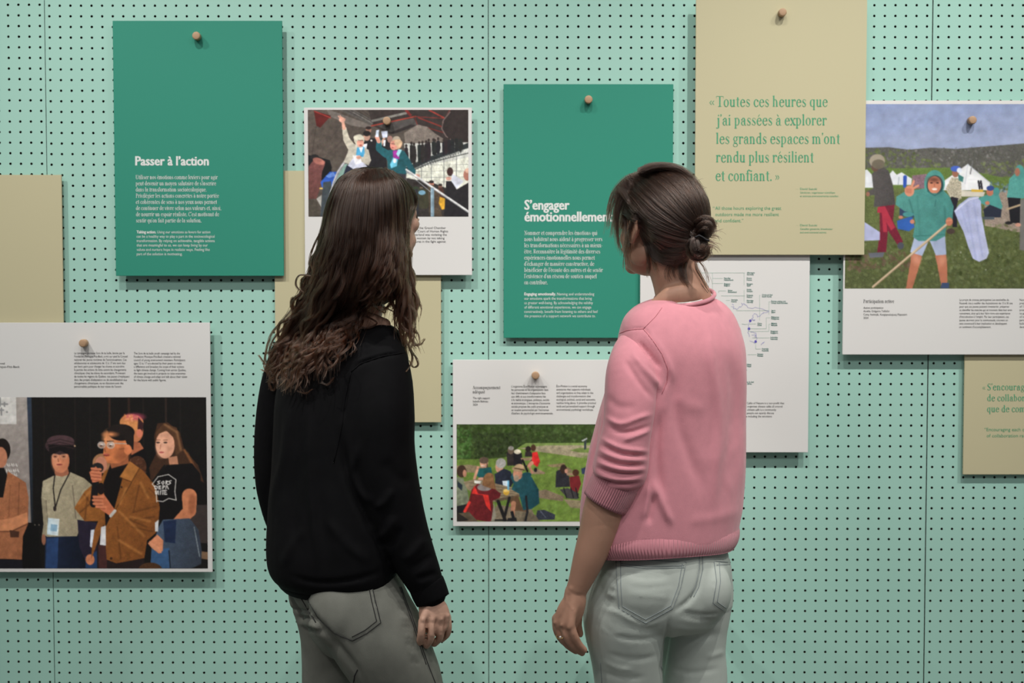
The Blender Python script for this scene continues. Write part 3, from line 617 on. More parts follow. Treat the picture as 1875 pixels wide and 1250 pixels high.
# --- B: young people on a dark stage (crop units: origin 0,720 scale 3.6775)
B = Pic(-72, 727, 377.5, 1040.5, 0, 720, 3.6775, (20, 17, 16), 1.0, 12)
B.poly([(-280, 20), (190, 20), (200, 870), (-280, 870)], (150, 142, 136), grad=(0, 1, (120, 110, 106)), tex=.015); B.poly([(-280, 20), (108, 20), (108, 206), (-280, 206)], (190, 188, 184)); B.poly([(182, 20), (212, 20), (218, 870), (196, 870)], (44, 54, 70), grad=(0, 1, (26, 30, 36)))
for q in ([(0, 30), (0, 85)], [(-30, 72), (50, 72)], [(30, 62), (30, 86)], [(-6, 112), (22, 112)], [(8, 100), (8, 145)]): B.line(q, 11, (128, 128, 128))
B.ell(46, 125, 7, 7, (128, 128, 128))
B.line([(-250, 60), (-60, 60)], 12, (150, 150, 150)); B.line([(-250, 110), (-80, 110)], 12, (150, 150, 150))
B.poly([(218, 25), (1392, 38), (1392, 1180), (205, 1180)], (19, 17, 16), tex=.06)
for x, w, c_ in ((295, 8, (30, 25, 22)), (505, 7, (34, 27, 24)), (605, 8, (27, 23, 21)), (738, 14, (56, 36, 28)), (868, 16, (50, 34, 27)), (965, 6, (40, 30, 26)), (1118, 12, (54, 40, 34)), (1215, 8, (30, 26, 25))): B.line([(x, 36), (x-3, 560)], w, c_, soft=2, alpha=.8)
B.poly([(150, 870), (240, 870), (260, 1180), (120, 1180)], (14, 13, 13)); [B.ell(x, 885, 5, 5, (96, 88, 80)) for x in (222, 250)]
B.poly([(1270, 750), (1392, 750), (1392, 1010), (1250, 1000)], (52, 44, 42)); B.poly([(1320, 1060), (1392, 1070), (1392, 1120), (1320, 1110)], (110, 84, 62))
Tb = (210, 206, 200)
for tx, ty, w in ((70, 482, 90), (75, 520, 78), (92, 548, 40)):
    for k in range(int(w/13)): B.line([(tx-w/2+k*15, ty-11), (tx-w/2+k*15+(k % 2)*8, ty+9)], 5, Tb, alpha=.8); B.line([(tx-w/2+k*15, ty), (tx-w/2+k*15+9, ty+(k % 3)*4-4)], 4, Tb, alpha=.7)
# person at far left in tan cardigan
B.ell(10, 380, 55, 78, (26, 20, 18)); B.ell(0, 430, 42, 70, (176, 112, 82)); B.poly([(-40, 500), (20, 500), (45, 560), (-10, 800), (-60, 800)], (20, 17, 17))
B.poly([(45, 525), (120, 570), (165, 600), (182, 700), (175, 880), (140, 960), (130, 1120), (20, 1115), (-200, 1115), (-230, 700), (-160, 560), (-60, 540), (-30, 700), (10, 700)], (170, 106, 68), grad=(1, .3, (140, 84, 54)), tex=.04)
B.poly([(-70, 860), (60, 840), (170, 800), (175, 870), (60, 925), (-70, 930)], (186, 118, 78)); B.line([(-60, 930), (60, 930), (170, 880)], 7, (96, 56, 36)); B.line([(120, 600), (110, 820)], 6, (120, 72, 46)); B.line([(60, 620), (45, 830)], 6, (132, 78, 50))
B.poly([(-200, 1115), (130, 1120), (135, 1180), (-200, 1180)], (20, 20, 26)); B.poly([(50, 920), (115, 930), (112, 970), (55, 970)], (70, 42, 30))
B.ell(-190, 440, 45, 65, (150, 96, 72)); B.ell(-190, 385, 52, 45, (36, 26, 22))
# person in turban and cream jumper
B.poly([(290, 960), (520, 955), (560, 1180), (285, 1180)], (26, 38, 64), grad=(1, 0, (14, 18, 30))); B.poly([(300, 975), (380, 970), (370, 1180), (290, 1180)], (34, 58, 100))
B.poly([(370, 545), (280, 590), (268, 700), (290, 780), (280, 940), (300, 965), (505, 962), (540, 880), (640, 820), (640, 640), (560, 570), (470, 530)], (166, 156, 128), grad=(1, .3, (134, 122, 98)), tex=.04)
B.poly([(268, 700), (300, 720), (300, 900), (285, 1010), (265, 980), (280, 880)], (140, 130, 106)); B.ell(280, 985, 14, 36, (150, 96, 72)); B.line([(300, 720), (310, 900)], 5, (110, 100, 82)); B.line([(480, 620), (500, 840)], 8, (112, 102, 84))
B.poly([(360, 500), (450, 500), (460, 545), (410, 560), (362, 550)], (150, 90, 64)); B.ell(402, 450, 60, 84, (186, 112, 78)); B.ell(372, 450, 26, 60, (206, 132, 96), soft=8)
B.ell(400, 350, 100, 62, (56, 40, 42)); B.ell(405, 320, 92, 40, (72, 50, 54)); B.poly([(320, 340), (330, 420), (400, 385), (455, 410), (480, 500), (495, 350)], (22, 17, 18)); [B.line([(310, y), (400, y-22), (490, y)], 5, (44, 30, 33)) for y in (330, 350, 370)]
B.ell(500, 353, 6, 6, (160, 130, 100))
for x in (366, 424): B.ell(x, 422, 23, 19, (206, 170, 140), alpha=.45); B.ell(x, 423, 18, 14, (170, 104, 76), alpha=.9); B.ell(x, 424, 8, 4, (46, 28, 24)); B.line([(x-14, 404), (x+14, 404)], 4, (60, 36, 28))
B.ell(394, 478, 20, 6, (130, 56, 48)); B.line([(385, 440), (388, 458)], 7, (150, 84, 60))
B.line([(362, 548), (350, 640), (362, 770)], 8, (24, 20, 20)); B.line([(462, 535), (400, 650), (362, 770)], 8, (24, 20, 20)); B.ell(358, 775, 11, 18, (44, 36, 34)); B.poly([(312, 838), (388, 845), (378, 958), (302, 950)], (172, 196, 208), grad=(1, 0, (206, 214, 214))); B.poly([(330, 880), (375, 884), (370, 930), (326, 926)], (120, 156, 180))
# person behind with pink hair
B.ell(905, 250, 58, 80, (188, 110, 70)); B.ell(885, 195, 80, 56, (196, 124, 70)); B.ell(905, 158, 52, 20, (190, 70, 98), soft=8); B.speck([(830, 150), (930, 140), (950, 190), (830, 210)], (206, 130, 76), 50, (1, 2.4), .6, 18); B.poly([(930, 160), (965, 200), (958, 260), (925, 240)], (56, 30, 32)); B.ell(938, 268, 20, 28, (206, 112, 84)); B.poly([(870, 330), (970, 360), (1010, 500), (860, 480)], (16, 14, 15)); B.poly([(880, 320), (940, 330), (965, 370), (880, 415)], (166, 92, 60))
# woman partly hidden
B.ell(680, 470, 62, 66, (150, 104, 70)); B.ell(675, 480, 40, 56, (184, 118, 92)); B.ell(920, 490, 62, 70, (72, 42, 28), tex=.1); B.speck([(870, 430), (960, 440), (1000, 560), (900, 560)], (96, 56, 36), 60, (1, 2), .5, 14)
B.poly([(510, 850), (640, 870), (640, 1130), (560, 1130), (520, 1030)], (34, 28, 44)); B.poly([(560, 1100), (640, 1060), (640, 1180), (560, 1180)], (30, 52, 88)); B.ell(592, 1120, 30, 36, (186, 112, 76))
# tall speaker in tan jacket
B.poly([(640, 900), (960, 1120), (960, 1180), (640, 1180)], (34, 24, 24)); B.poly([(650, 1020), (710, 1030), (705, 1180), (650, 1180)], (66, 36, 34))
B.poly([(870, 455), (960, 520), (1040, 620), (1075, 800), (1040, 940), (980, 990), (960, 1110), (770, 1145), (705, 1120), (690, 880), (600, 1120), (610, 960), (650, 860), (560, 860), (490, 770), (560, 660), (680, 560), (700, 520), (800, 480)], (146, 88, 36), grad=(1, .5, (112, 62, 26)), tex=.05)
B.poly([(740, 470), (850, 450), (800, 640), (760, 780), (700, 900), (690, 600)], (18, 14, 14)); B.poly([(735, 470), (860, 440), (855, 500), (745, 520)], (22, 17, 17)); B.poly([(870, 455), (930, 500), (880, 590), (800, 560)], (164, 102, 46)); B.line([(800, 565), (880, 595), (935, 505)], 5, (84, 46, 20)); B.line([(880, 600), (770, 780)], 6, (80, 46, 20)); B.ell(812, 630, 7, 8, (56, 34, 20))
for q in ([(930, 620), (890, 800), (1040, 760)], [(900, 850), (1030, 830)], [(880, 900), (1020, 930)], [(1000, 640), (1060, 700)], [(780, 900), (800, 1110)], [(860, 850), (980, 900)], [(560, 680), (600, 740), (530, 800)], [(580, 700), (560, 850)]): B.line(q, 8, (92, 52, 22), soft=3)
for q in ([(940, 600), (990, 700)], [(800, 800), (960, 960)], [(870, 830), (1000, 860)], [(520, 740), (600, 660)], [(790, 990), (940, 1080)], [(840, 640), (800, 740)]): B.line(q, 12, (180, 116, 56), soft=5, alpha=.7)
B.poly([(670, 900), (702, 890), (700, 1025), (660, 1020)], (198, 198, 200)); B.poly([(600, 920), (625, 915), (605, 1040), (592, 1030)], (190, 196, 206)); B.ell(735, 1112, 9, 9, (60, 36, 20))
B.poly([(730, 440), (860, 420), (862, 470), (745, 505)], (150, 84, 52)); B.ell(790, 350, 88, 112, (196, 112, 64)); B.poly([(700, 300), (690, 410), (720, 470), (800, 470), (850, 430), (840, 300)], (192, 108, 62)); B.ell(735, 300, 42, 50, (216, 138, 88), soft=10); B.ell(820, 420, 40, 44, (150, 82, 48), soft=14)
B.ell(815, 262, 90, 56, (26, 20, 19)); B.poly([(715, 245), (760, 210), (850, 210), (900, 280), (896, 380), (860, 370), (835, 290), (790, 262), (740, 262)], (30, 23, 21)); B.ell(858, 378, 26, 34, (206, 116, 70)); B.ell(740, 275, 40, 14, (206, 126, 76), soft=6)
for x in (680, 742): B.ell(x, 347, 27, 24, (190, 186, 180), alpha=.75); B.ell(x, 348, 22, 18, (150, 112, 90), alpha=.85); B.ell(x+4, 342, 13, 7, (214, 212, 210), soft=3, alpha=.8); B.ell(x-2, 352, 8, 4, (50, 30, 26)); B.line([(x-24, 322), (x+20, 320)], 5, (40, 28, 24))
B.line([(770, 335), (850, 338)], 5, (160, 150, 140)); B.line([(700, 372), (706, 392)], 10, (150, 84, 50)); B.ell(712, 415, 22, 7, (120, 46, 38)); B.ell(712, 408, 20, 5, (176, 86, 66)); B.line([(800, 375), (835, 370)], 4, (130, 70, 44))
B.line([(645, 520), (620, 745)], 46, (22, 20, 22)); B.ell(652, 500, 40, 34, (34, 32, 32)); B.poly([(595, 530), (640, 490), (680, 540), (672, 590), (615, 600)], (184, 100, 68))
for y in (505, 528, 550, 572): B.line([(612, y), (672, y+6)], 15, (196, 112, 78)); B.line([(612, y+10), (670, y+16)], 3, (110, 52, 34))
B.poly([(620, 700), (690, 675), (770, 790), (740, 830), (680, 790), (630, 750)], (180, 98, 64)); 
for k, (x, y) in enumerate(((622, 695), (618, 718), (622, 742), (640, 762))): B.line([(x, y), (x+62, y+2)], 16, (198, 114, 78)); B.line([(x+5, y+11), (x+58, y+13)], 3, (110, 52, 34))
B.line([(735, 825), (765, 790)], 20, (176, 172, 164)); B.ell(672, 640, 26, 40, (26, 18, 18))
# young woman in black printed T-shirt
B.poly([(1060, 200), (1130, 195), (1210, 260), (1240, 380), (1330, 480), (1370, 600), (1290, 560), (1180, 480), (1100, 480), (1010, 600), (1000, 500), (1050, 400), (1035, 290)], (60, 38, 26), tex=.06)
B.poly([(1130, 430), (1190, 420), (1200, 500), (1140, 500)], (176, 118, 88)); B.ell(1110, 345, 64, 92, (206, 146, 116)); B.ell(1085, 360, 34, 60, (222, 162, 132), soft=8); B.poly([(1050, 260), (1100, 200), (1190, 230), (1230, 380), (1180, 420), (1170, 300), (1120, 250), (1060, 275), (1040, 350)], (78, 50, 32)); B.line([(1110, 210), (1190, 260), (1215, 380)], 12, (128, 88, 56), soft=4); B.line([(1240, 380), (1290, 470)], 10, (140, 86, 46), soft=4); B.line([(1260, 400), (1320, 520)], 8, (110, 66, 38), soft=4)
for x in (1062, 1112): B.ell(x, 330, 13, 6, (70, 52, 44)); B.line([(x-14, 314), (x+14, 312)], 4, (110, 70, 50))
B.ell(1085, 396, 17, 6, (168, 78, 74)); B.line([(1080, 345), (1076, 372)], 6, (186, 120, 92))
B.poly([(1120, 480), (1290, 470), (1345, 540), (1355, 690), (1230, 680), (1225, 770), (1275, 830), (1180, 860), (1060, 850), (1070, 760), (1035, 600)], (17, 15, 16), tex=.06)
Q = [(1048, 730), (1045, 640), (1020, 610), (1060, 560), (1130, 545), (1180, 580), (1172, 660), (1180, 718), (1130, 706), (1090, 728), (1048, 722)]
B.line(Q, 5, (196, 192, 186))
def stroke_word(s, pts, c_): [s.line(q, 6, c_) for q in pts]
stroke_word(B, [[(1072, 588), (1056, 594), (1070, 604), (1054, 612)], [(1096, 590), (1082, 600), (1092, 612), (1100, 600), (1096, 590)], [(1110, 612), (1114, 588), (1126, 592), (1112, 600), (1124, 612)], [(1148, 586), (1132, 592), (1144, 602), (1130, 612)],
               [(1038, 640), (1036, 622), (1054, 626), (1052, 640), (1038, 642)], [(1078, 622), (1064, 624), (1064, 642), (1078, 642)], [(1064, 632), (1076, 632)], [(1090, 642), (1092, 620), (1106, 624), (1094, 632)], [(1110, 642), (1118, 618), (1128, 642)],
               [(1040, 656), (1042, 676), (1052, 676), (1054, 656)], [(1062, 654), (1062, 680)], [(1076, 654), (1074, 680)], [(1084, 654), (1100, 652)], [(1092, 654), (1090, 680)], [(1116, 652), (1104, 652), (1102, 678), (1118, 678)], [(1103, 665), (1114, 665)]], (206, 202, 198))
B.limb([(1270, 690), (1270, 790), (1150, 910), (1060, 985)], [100, 84, 66, 48], (186, 112, 74)); B.limb([(1290, 700), (1285, 800)], [40, 34], (148, 84, 54), soft=6)
B.poly([(1090, 850), (1270, 840), (1330, 920), (1350, 1060), (1345, 1150), (1280, 1180), (1000, 1180), (1010, 1040), (1060, 900)], (66, 84, 108), grad=(1, .2, (44, 50, 60)), tex=.05); B.poly([(1090, 860), (1180, 850), (1170, 1010), (1100, 1000)], (26, 38, 66)); B.poly([(1010, 1060), (1130, 1040), (1130, 1180), (1000, 1180)], (48, 80, 120)); B.line([(1300, 900), (1335, 1100)], 6, (110, 120, 128)); B.line([(1128, 1060), (1135, 1180)], 8, (24, 28, 38))
B.poly([(985, 1010), (1050, 950), (1090, 990), (1085, 1060), (1060, 1080), (1010, 1040)], (196, 122, 86)); [B.line([(1000+k*16, 1000+k*10), (1030+k*14, 1050+k*7)], 11, (206, 132, 96)) for k in range(4)]
B.poly([(1035, 870), (1060, 850), (1055, 930), (1035, 930)], (190, 190, 192)); B.ell(1000, 1190, 80, 50, (70, 44, 26), tex=.1)
adopt(B.build(f3-.0003, M_print, None, GAIN*1.1, .03), b3, i3)

# --- C: picnic tables (crop units: origin 820,650 scale 3.907)
C = Pic(836, 776.5, 1129, 954.5, 820, 650, 3.907, (86, 112, 44), 1.0, 13)
C.poly([(55, 480), (1230, 480), (1230, 660), (55, 760)], (50, 66, 30), tex=.10)
C.speck([(55, 490), (1230, 490), (1230, 640), (520, 640), (200, 740), (55, 740)], (58, 80, 34), 1300, (1, 3.2), .5, 16); C.speck([(55, 520), (170, 530), (160, 730), (55, 740)], (64, 100, 44), 160, (1, 3), .6, 14); C.speck([(180, 560), (520, 560), (530, 700), (200, 745)], (40, 52, 26), 500, (1, 3), .5, 12)
C.poly([(55, 745), (400, 740), (520, 650), (1230, 630), (1230, 1195), (55, 1195)], (92, 118, 46), grad=(1, .2, (106, 132, 54)), tex=.05)
C.poly([(520, 650), (560, 628), (1230, 626), (1230, 650), (700, 665)], (116, 140, 70)); C.poly([(510, 665), (700, 645), (1230, 642), (1230, 745), (1000, 740), (760, 705), (650, 690)], (150, 140, 112), tex=.06); C.poly([(870, 680), (940, 662), (1230, 668), (1230, 700), (940, 696)], (104, 124, 60))
C.speck([(400, 760), (1000, 720), (1000, 1190), (350, 1190)], (96, 124, 50), 500, (1.5, 5), .3, 9)
def slab(P, c_=(132, 112, 88)): C.poly(P, c_, tex=.07)
slab([(55, 790), (150, 782), (270, 800), (200, 840), (60, 835)], (126, 112, 84)); slab([(560, 850), (640, 810), (700, 840), (690, 850)]); slab([(705, 785), (840, 770), (830, 800), (740, 800)], (128, 112, 80)); slab([(780, 810), (860, 800), (900, 830), (840, 850)], (124, 108, 80))
slab([(640, 970), (700, 960), (830, 1010), (825, 1045), (650, 1020)], (122, 106, 84)); slab([(830, 1030), (960, 1040), (985, 1100), (880, 1090)], (132, 120, 92)); slab([(350, 1070), (600, 1100), (640, 1190), (300, 1190)], (116, 104, 84)); slab([(540, 1100), (640, 1150), (660, 1190), (520, 1190)], (96, 86, 70))
C.poly([(985, 600), (993, 598), (990, 670), (975, 670)], (50, 56, 60)); C.poly([(955, 610), (995, 590), (1000, 598), (965, 618)], (176, 180, 180)); C.line([(980, 620), (980, 672)], 8, (40, 50, 60))
# far group
C.poly([(420, 700), (450, 670), (530, 720), (530, 790), (425, 790)], (46, 40, 40), tex=.08); C.ell(450, 680, 22, 28, (96, 80, 66)); C.ell(452, 664, 20, 15, (130, 126, 120)); C.poly([(470, 700), (530, 700), (535, 790), (470, 790)], (30, 28, 34)); C.ell(498, 690, 25, 17, (206, 196, 172)); C.ell(498, 684, 14, 10, (220, 212, 190))
C.ell(575, 672, 20, 22, (40, 30, 28)); C.poly([(555, 690), (600, 690), (605, 725), (550, 725)], (46, 36, 38)); C.ell(612, 662, 18, 24, (72, 44, 32)); C.poly([(520, 735), (620, 730), (640, 750), (530, 755)], (140, 116, 90)); C.line([(535, 750), (570, 830)], 14, (24, 22, 22)); C.line([(600, 750), (560, 800)], 8, (40, 34, 30))
C.poly([(605, 695), (640, 690), (660, 760), (640, 800), (600, 770)], (196, 34, 34)); C.limb([(600, 770), (580, 790), (605, 840)], [28, 20, 12], (176, 120, 96)); C.ell(628, 820, 12, 16, (28, 26, 26))
# right group
C.poly([(775, 830), (820, 810), (865, 840), (875, 940), (770, 945)], (40, 40, 46), tex=.07); C.ell(828, 815, 24, 34, (52, 36, 30)); C.ell(848, 828, 12, 16, (176, 124, 104)); C.line([(860, 850), (900, 850)], 22, (150, 120, 96)); C.poly([(870, 870), (940, 860), (955, 920), (930, 985), (880, 980)], (110, 30, 34)); C.ell(916, 840, 24, 24, (76, 44, 30)); C.poly([(955, 810), (990, 800), (1010, 850), (960, 850)], (40, 52, 78)); C.poly([(1010, 830), (1100, 830), (1110, 980), (1000, 980)], (70, 76, 84)); C.ell(1050, 815, 24, 28, (160, 110, 88))
C.poly([(800, 960), (860, 950), (940, 990), (930, 1030), (860, 1025)], (60, 58, 60)); [C.line([(x, 950), (x+20, 1020)], 8, (28, 28, 32)) for x in (830, 880, 915)]
# near table group
C.ell(258, 770, 30, 40, (196, 144, 118)); C.ell(258, 752, 34, 24, (92, 74, 62)); C.poly([(280, 750), (288, 800), (275, 810)], (80, 62, 50)); C.poly([(225, 810), (310, 800), (318, 860), (250, 890), (205, 860)], (30, 96, 96), grad=(1, 1, (22, 72, 76))); C.limb([(215, 800), (190, 885)], [16, 20], (190, 136, 110)); C.ell(240, 885, 26, 12, (196, 142, 118)); C.line([(243, 790), (262, 792)], 5, (226, 216, 206))
C.ell(368, 800, 28, 42, (200, 146, 122)); C.ell(380, 772, 36, 36, (158, 156, 152), tex=.06); C.poly([(335, 850), (400, 810), (450, 830), (475, 900), (440, 960), (340, 930)], (40, 46, 62), grad=(1, .5, (28, 32, 44)), tex=.03)
C.ell(98, 830, 34, 44, (60, 42, 32)); C.ell(120, 845, 14, 26, (176, 122, 98)); C.poly([(62, 870), (110, 880), (140, 970), (155, 1060), (110, 1110), (62, 1090)], (110, 118, 96), tex=.05); C.poly([(70, 900), (105, 930), (100, 970), (68, 940)], (36, 46, 56)); C.poly([(62, 1080), (150, 1060), (140, 1130), (62, 1130)], (28, 28, 32))
C.poly([(110, 905), (200, 885), (570, 970), (570, 990), (440, 1020), (330, 1050), (140, 960)], (134, 118, 92), tex=.04)
for k in range(4): C.line([(150+k*10, 910+k*28), (520, 965+k*16)], 4, (92, 78, 60))
C.poly([(188, 895), (240, 900), (230, 920), (190, 915)], (214, 214, 206)); C.poly([(330, 1030), (570, 985), (570, 1000), (345, 1050)], (90, 76, 58))
C.poly([(448, 870), (470, 830), (540, 850), (600, 870), (650, 960), (655, 1060), (600, 1100), (540, 1110), (510, 990), (455, 960), (470, 920)], (32, 80, 88), grad=(1, .4, (20, 60, 70)), tex=.03); C.ell(500, 850, 34, 40, (176, 122, 96)); C.ell(490, 880, 20, 24, (150, 130, 110)); C.ell(505, 812, 46, 20, (150, 122, 92)); C.ell(512, 800, 34, 22, (172, 142, 108)); C.line([(480, 808), (545, 820)], 8, (70, 50, 36)); C.ell(565, 855, 34, 18, (24, 66, 76))
C.poly([(440, 1030), (500, 1000), (540, 1110), (580, 1100), (575, 1120), (460, 1110)], (90, 66, 46)); C.limb([(470, 1060), (465, 1110), (470, 1160)], [36, 26, 18], (170, 116, 88)); C.poly([(430, 1165), (490, 1160), (495, 1190), (420, 1190)], (30, 30, 32)); C.line([(460, 1125), (468, 1160)], 22, (22, 24, 28))
C.line([(360, 1045), (410, 1180)], 24, (26, 26, 28)); C.line([(440, 1020), (400, 1180)], 20, (28, 27, 28)); C.line([(400, 1180), (340, 1180)], 12, (26, 26, 28)); C.line([(560, 1010), (570, 1120), (555, 1185)], 16, (30, 30, 34))
C.ell(418, 980, 22, 22, (196, 152, 50)); C.ell(418, 968, 22, 10, (226, 190, 100)); C.poly([(390, 900), (438, 895), (436, 940), (395, 930)], (196, 212, 224)); C.line([(432, 900), (432, 960)], 12, (90, 160, 196))
C.poly([(170, 960), (210, 920), (300, 930), (380, 990), (370, 1020), (320, 1040), (330, 1150), (300, 1195), (150, 1170), (110, 1120), (150, 1040)], (112, 30, 32), grad=(1, .3, (88, 24, 30)), tex=.05); C.poly([(190, 930), (215, 990), (290, 1000), (310, 1120), (275, 1080), (250, 1000), (170, 990)], (210, 44, 38)); C.poly([(150, 1040), (165, 1050), (125, 1130), (108, 1118)], (214, 48, 40)); C.ell(262, 945, 52, 26, (128, 120, 118))
C.poly([(255, 870), (285, 845), (325, 860), (345, 960), (300, 950), (245, 930)], (120, 82, 52)); C.ell(295, 872, 34, 32, (134, 94, 60)); [C.line([(270+k*12, 880), (262+k*16, 950)], 4, (150, 108, 70), alpha=.7) for k in range(5)]
C.poly([(330, 1050), (345, 1150), (330, 1190), (310, 1190)], (130, 126, 110)); C.poly([(85, 1130), (150, 1120), (220, 1195), (90, 1195)], (84, 72, 56))
C.poly([(640, 1110), (690, 1105), (770, 1140), (765, 1175), (650, 1178), (632, 1150)], (44, 48, 60), tex=.12); C.line([(660, 1110), (700, 1160)], 6, (80, 86, 100))
C.poly([(62, 1120), (150, 1180), (62, 1195)], (40, 36, 34))
adopt(C.build(f10-.0003, M_print, None, GAIN), b10, i10)

# --- D: child with a net on the tundra (crop units: origin 1540,170 scale 3.379)
E_ = Pic(1550.5, 190.5, 2006, 528, 1540, 170, 3.379, (100, 116, 66), .9, 14)
E_.poly([(30, 60), (1600, 60), (1600, 350), (30, 350)], (122, 138, 178), grad=(.1, 1, (150, 160, 190)), tex=.01)
for k in range(14): E_.ell(100+E_.r.random()*1400, 90+E_.r.random()*220, 140, 26, (146, 156, 186), soft=26, alpha=.35, rot=-8)
E_.poly([(30, 340), (300, 335), (420, 350), (560, 338), (720, 345), (1130, 312), (1600, 300), (1600, 620), (30, 620)], (84, 84, 78), tex=.07)
E_.speck([(250, 350), (1600, 320), (1600, 480), (900, 500), (300, 450)], (96, 94, 92), 900, (.8, 2.6), .6, 16); E_.speck([(60, 345), (420, 355), (700, 480), (100, 470)], (92, 108, 52), 300, (1, 3), .6, 10); E_.speck([(860, 430), (1600, 380), (1600, 520), (900, 520)], (104, 118, 66), 320, (1.2, 3.4), .55, 12)
E_.poly([(30, 470), (700, 460), (1000, 520), (1600, 500), (1600, 640), (30, 640)], (92, 116, 52), tex=.07)
E_.poly([(30, 590), (1600, 590), (1600, 1215), (30, 1215)], (94, 106, 56), grad=(0, 1, (76, 84, 48)), tex=.10)
E_.poly([(900, 640), (1040, 600), (1140, 700), (1600, 690), (1600, 850), (1100, 860), (900, 820)], (146, 130, 116), tex=.08); E_.speck([(880, 660), (1600, 690), (1600, 850), (900, 840)], (150, 136, 126), 260, (.8, 2), .6, 16)
E_.speck([(40, 800), (1600, 820), (1600, 1215), (40, 1215)], (92, 102, 56), 1500, (1, 4), .5, 18); E_.speck([(40, 980), (420, 980), (460, 1100), (60, 1100)], (104, 80, 66), 160, (1, 4), .5, 12); E_.speck([(660, 850), (1600, 850), (1600, 1215), (700, 1215)], (78, 90, 52), 500, (1, 4), .5, 16); E_.speck([(660, 1000), (1130, 900), (1130, 1180)], (176, 180, 164), 26, (.6, 1.3), .8, 10)
# tents
WT = (206, 210, 216)
E_.poly([(145, 480), (165, 472), (210, 520), (215, 585), (145, 585)], WT); E_.poly([(305, 500), (325, 478), (350, 505), (380, 490), (445, 530), (440, 568), (310, 568)], WT); E_.line([(365, 520), (360, 565)], 6, (160, 170, 180)); E_.poly([(642, 545), (790, 438), (930, 552), (925, 600), (640, 600)], (214, 216, 218)); E_.poly([(775, 540), (870, 540), (870, 600), (780, 600)], (224, 226, 228)); E_.line([(820, 420), (806, 500)], 7, (110, 110, 112)); [E_.line([(x, 545), (x+8, 590)], 12, (34, 32, 40)) for x in (858, 872)]; E_.line([(790, 440), (925, 552)], 4, (170, 176, 186)); E_.line([(790, 440), (775, 560)], 4, (180, 186, 194))
E_.poly([(740, 600), (900, 612), (890, 640), (750, 640)], (196, 190, 176)); E_.poly([(815, 595), (890, 598), (885, 612), (815, 610)], (206, 166, 50)); E_.speck([(920, 550), (1060, 560), (1060, 610), (930, 610)], (92, 116, 130), 60, (1, 2.4), .7, 26)
E_.limb([(402, 520), (400, 575)], [24, 20], (40, 76, 170)); E_.poly([(445, 510), (535, 500), (545, 590), (455, 590)], (128, 98, 110), tex=.1)
# walker at left
E_.poly([(245, 700), (340, 690), (330, 790), (395, 920), (365, 945), (300, 850), (290, 985), (235, 985), (250, 850)], (112, 26, 46), tex=.06); E_.poly([(235, 705), (280, 700), (345, 830), (320, 850), (290, 800), (295, 860), (270, 860), (260, 740), (232, 740)], (168, 42, 62)); E_.poly([(195, 500), (250, 450), (300, 480), (325, 560), (345, 690), (210, 705), (215, 630), (170, 635), (165, 610), (205, 590)], (84, 80, 78), grad=(1, .3, (66, 62, 62)), tex=.05); E_.ell(228, 420, 48, 42, (150, 140, 122)); E_.ell(215, 460, 22, 26, (96, 70, 60)); E_.ell(235, 440, 40, 30, (104, 96, 80)); E_.poly([(180, 990), (280, 985), (270, 1015), (190, 1020)], (96, 100, 110)); E_.ell(380, 945, 20, 22, (70, 74, 84)); E_.ell(172, 625, 12, 14, (150, 100, 80))
E_.poly([(142, 790), (250, 860), (250, 910), (140, 915)], (164, 170, 206))
# seated in blue, adult in camouflage, kneeler, right-hand figures
E_.poly([(355, 790), (450, 760), (465, 830), (430, 855), (360, 840)], (40, 88, 170)); E_.poly([(370, 700), (470, 700), (465, 770), (370, 760)], (44, 62, 92)); E_.ell(425, 750, 34, 16, (66, 140, 140)); E_.ell(450, 795, 14, 14, (190, 120, 96)); E_.ell(378, 768, 14, 10, (190, 120, 96))
E_.poly([(690, 520), (750, 530), (755, 650), (725, 670), (680, 640), (655, 590)], (172, 164, 142), tex=.12); E_.ell(715, 495, 22, 26, (150, 98, 76)); E_.ell(715, 468, 32, 18, (60, 90, 180)); E_.ell(738, 478, 16, 16, (206, 212, 226)); E_.poly([(730, 500), (765, 520), (760, 550), (735, 540)], (56, 120, 114)); E_.poly([(690, 640), (735, 650), (725, 700), (730, 830), (700, 830), (700, 720), (675, 700)], (32, 30, 40)); E_.ell(690, 855, 26, 18, (70, 56, 50))
E_.poly([(860, 650), (930, 620), (985, 630), (1010, 700), (1000, 730), (920, 700), (870, 680)], (70, 146, 140)); E_.poly([(890, 720), (930, 690), (1005, 720), (1000, 770), (900, 770)], (36, 42, 58)); E_.ell(930, 612, 22, 24, (186, 110, 84)); E_.ell(932, 588, 24, 16, (44, 66, 130)); E_.ell(970, 610, 20, 26, (64, 136, 132)); E_.poly([(885, 765), (960, 765), (960, 782), (890, 782)], (70, 80, 90)); E_.ell(915, 680, 14, 12, (190, 112, 88))
E_.poly([(1050, 530), (1100, 480), (1160, 470), (1180, 640), (1120, 655), (1035, 645)], (76, 150, 142), tex=.04); E_.ell(1112, 490, 30, 46, (70, 142, 136)); E_.ell(1098, 488, 16, 26, (160, 104, 82)); E_.poly([(1040, 645), (1120, 650), (1120, 810), (1060, 800)], (26, 26, 32)); E_.line([(1040, 718), (1130, 688)], 12, (168, 146, 116)); E_.poly([(1120, 660), (1180, 640), (1170, 980), (1120, 970)], (110, 108, 104)); E_.ell(1108, 815, 18, 12, (196, 140, 118)); E_.ell(1050, 803, 24, 10, (30, 28, 30))
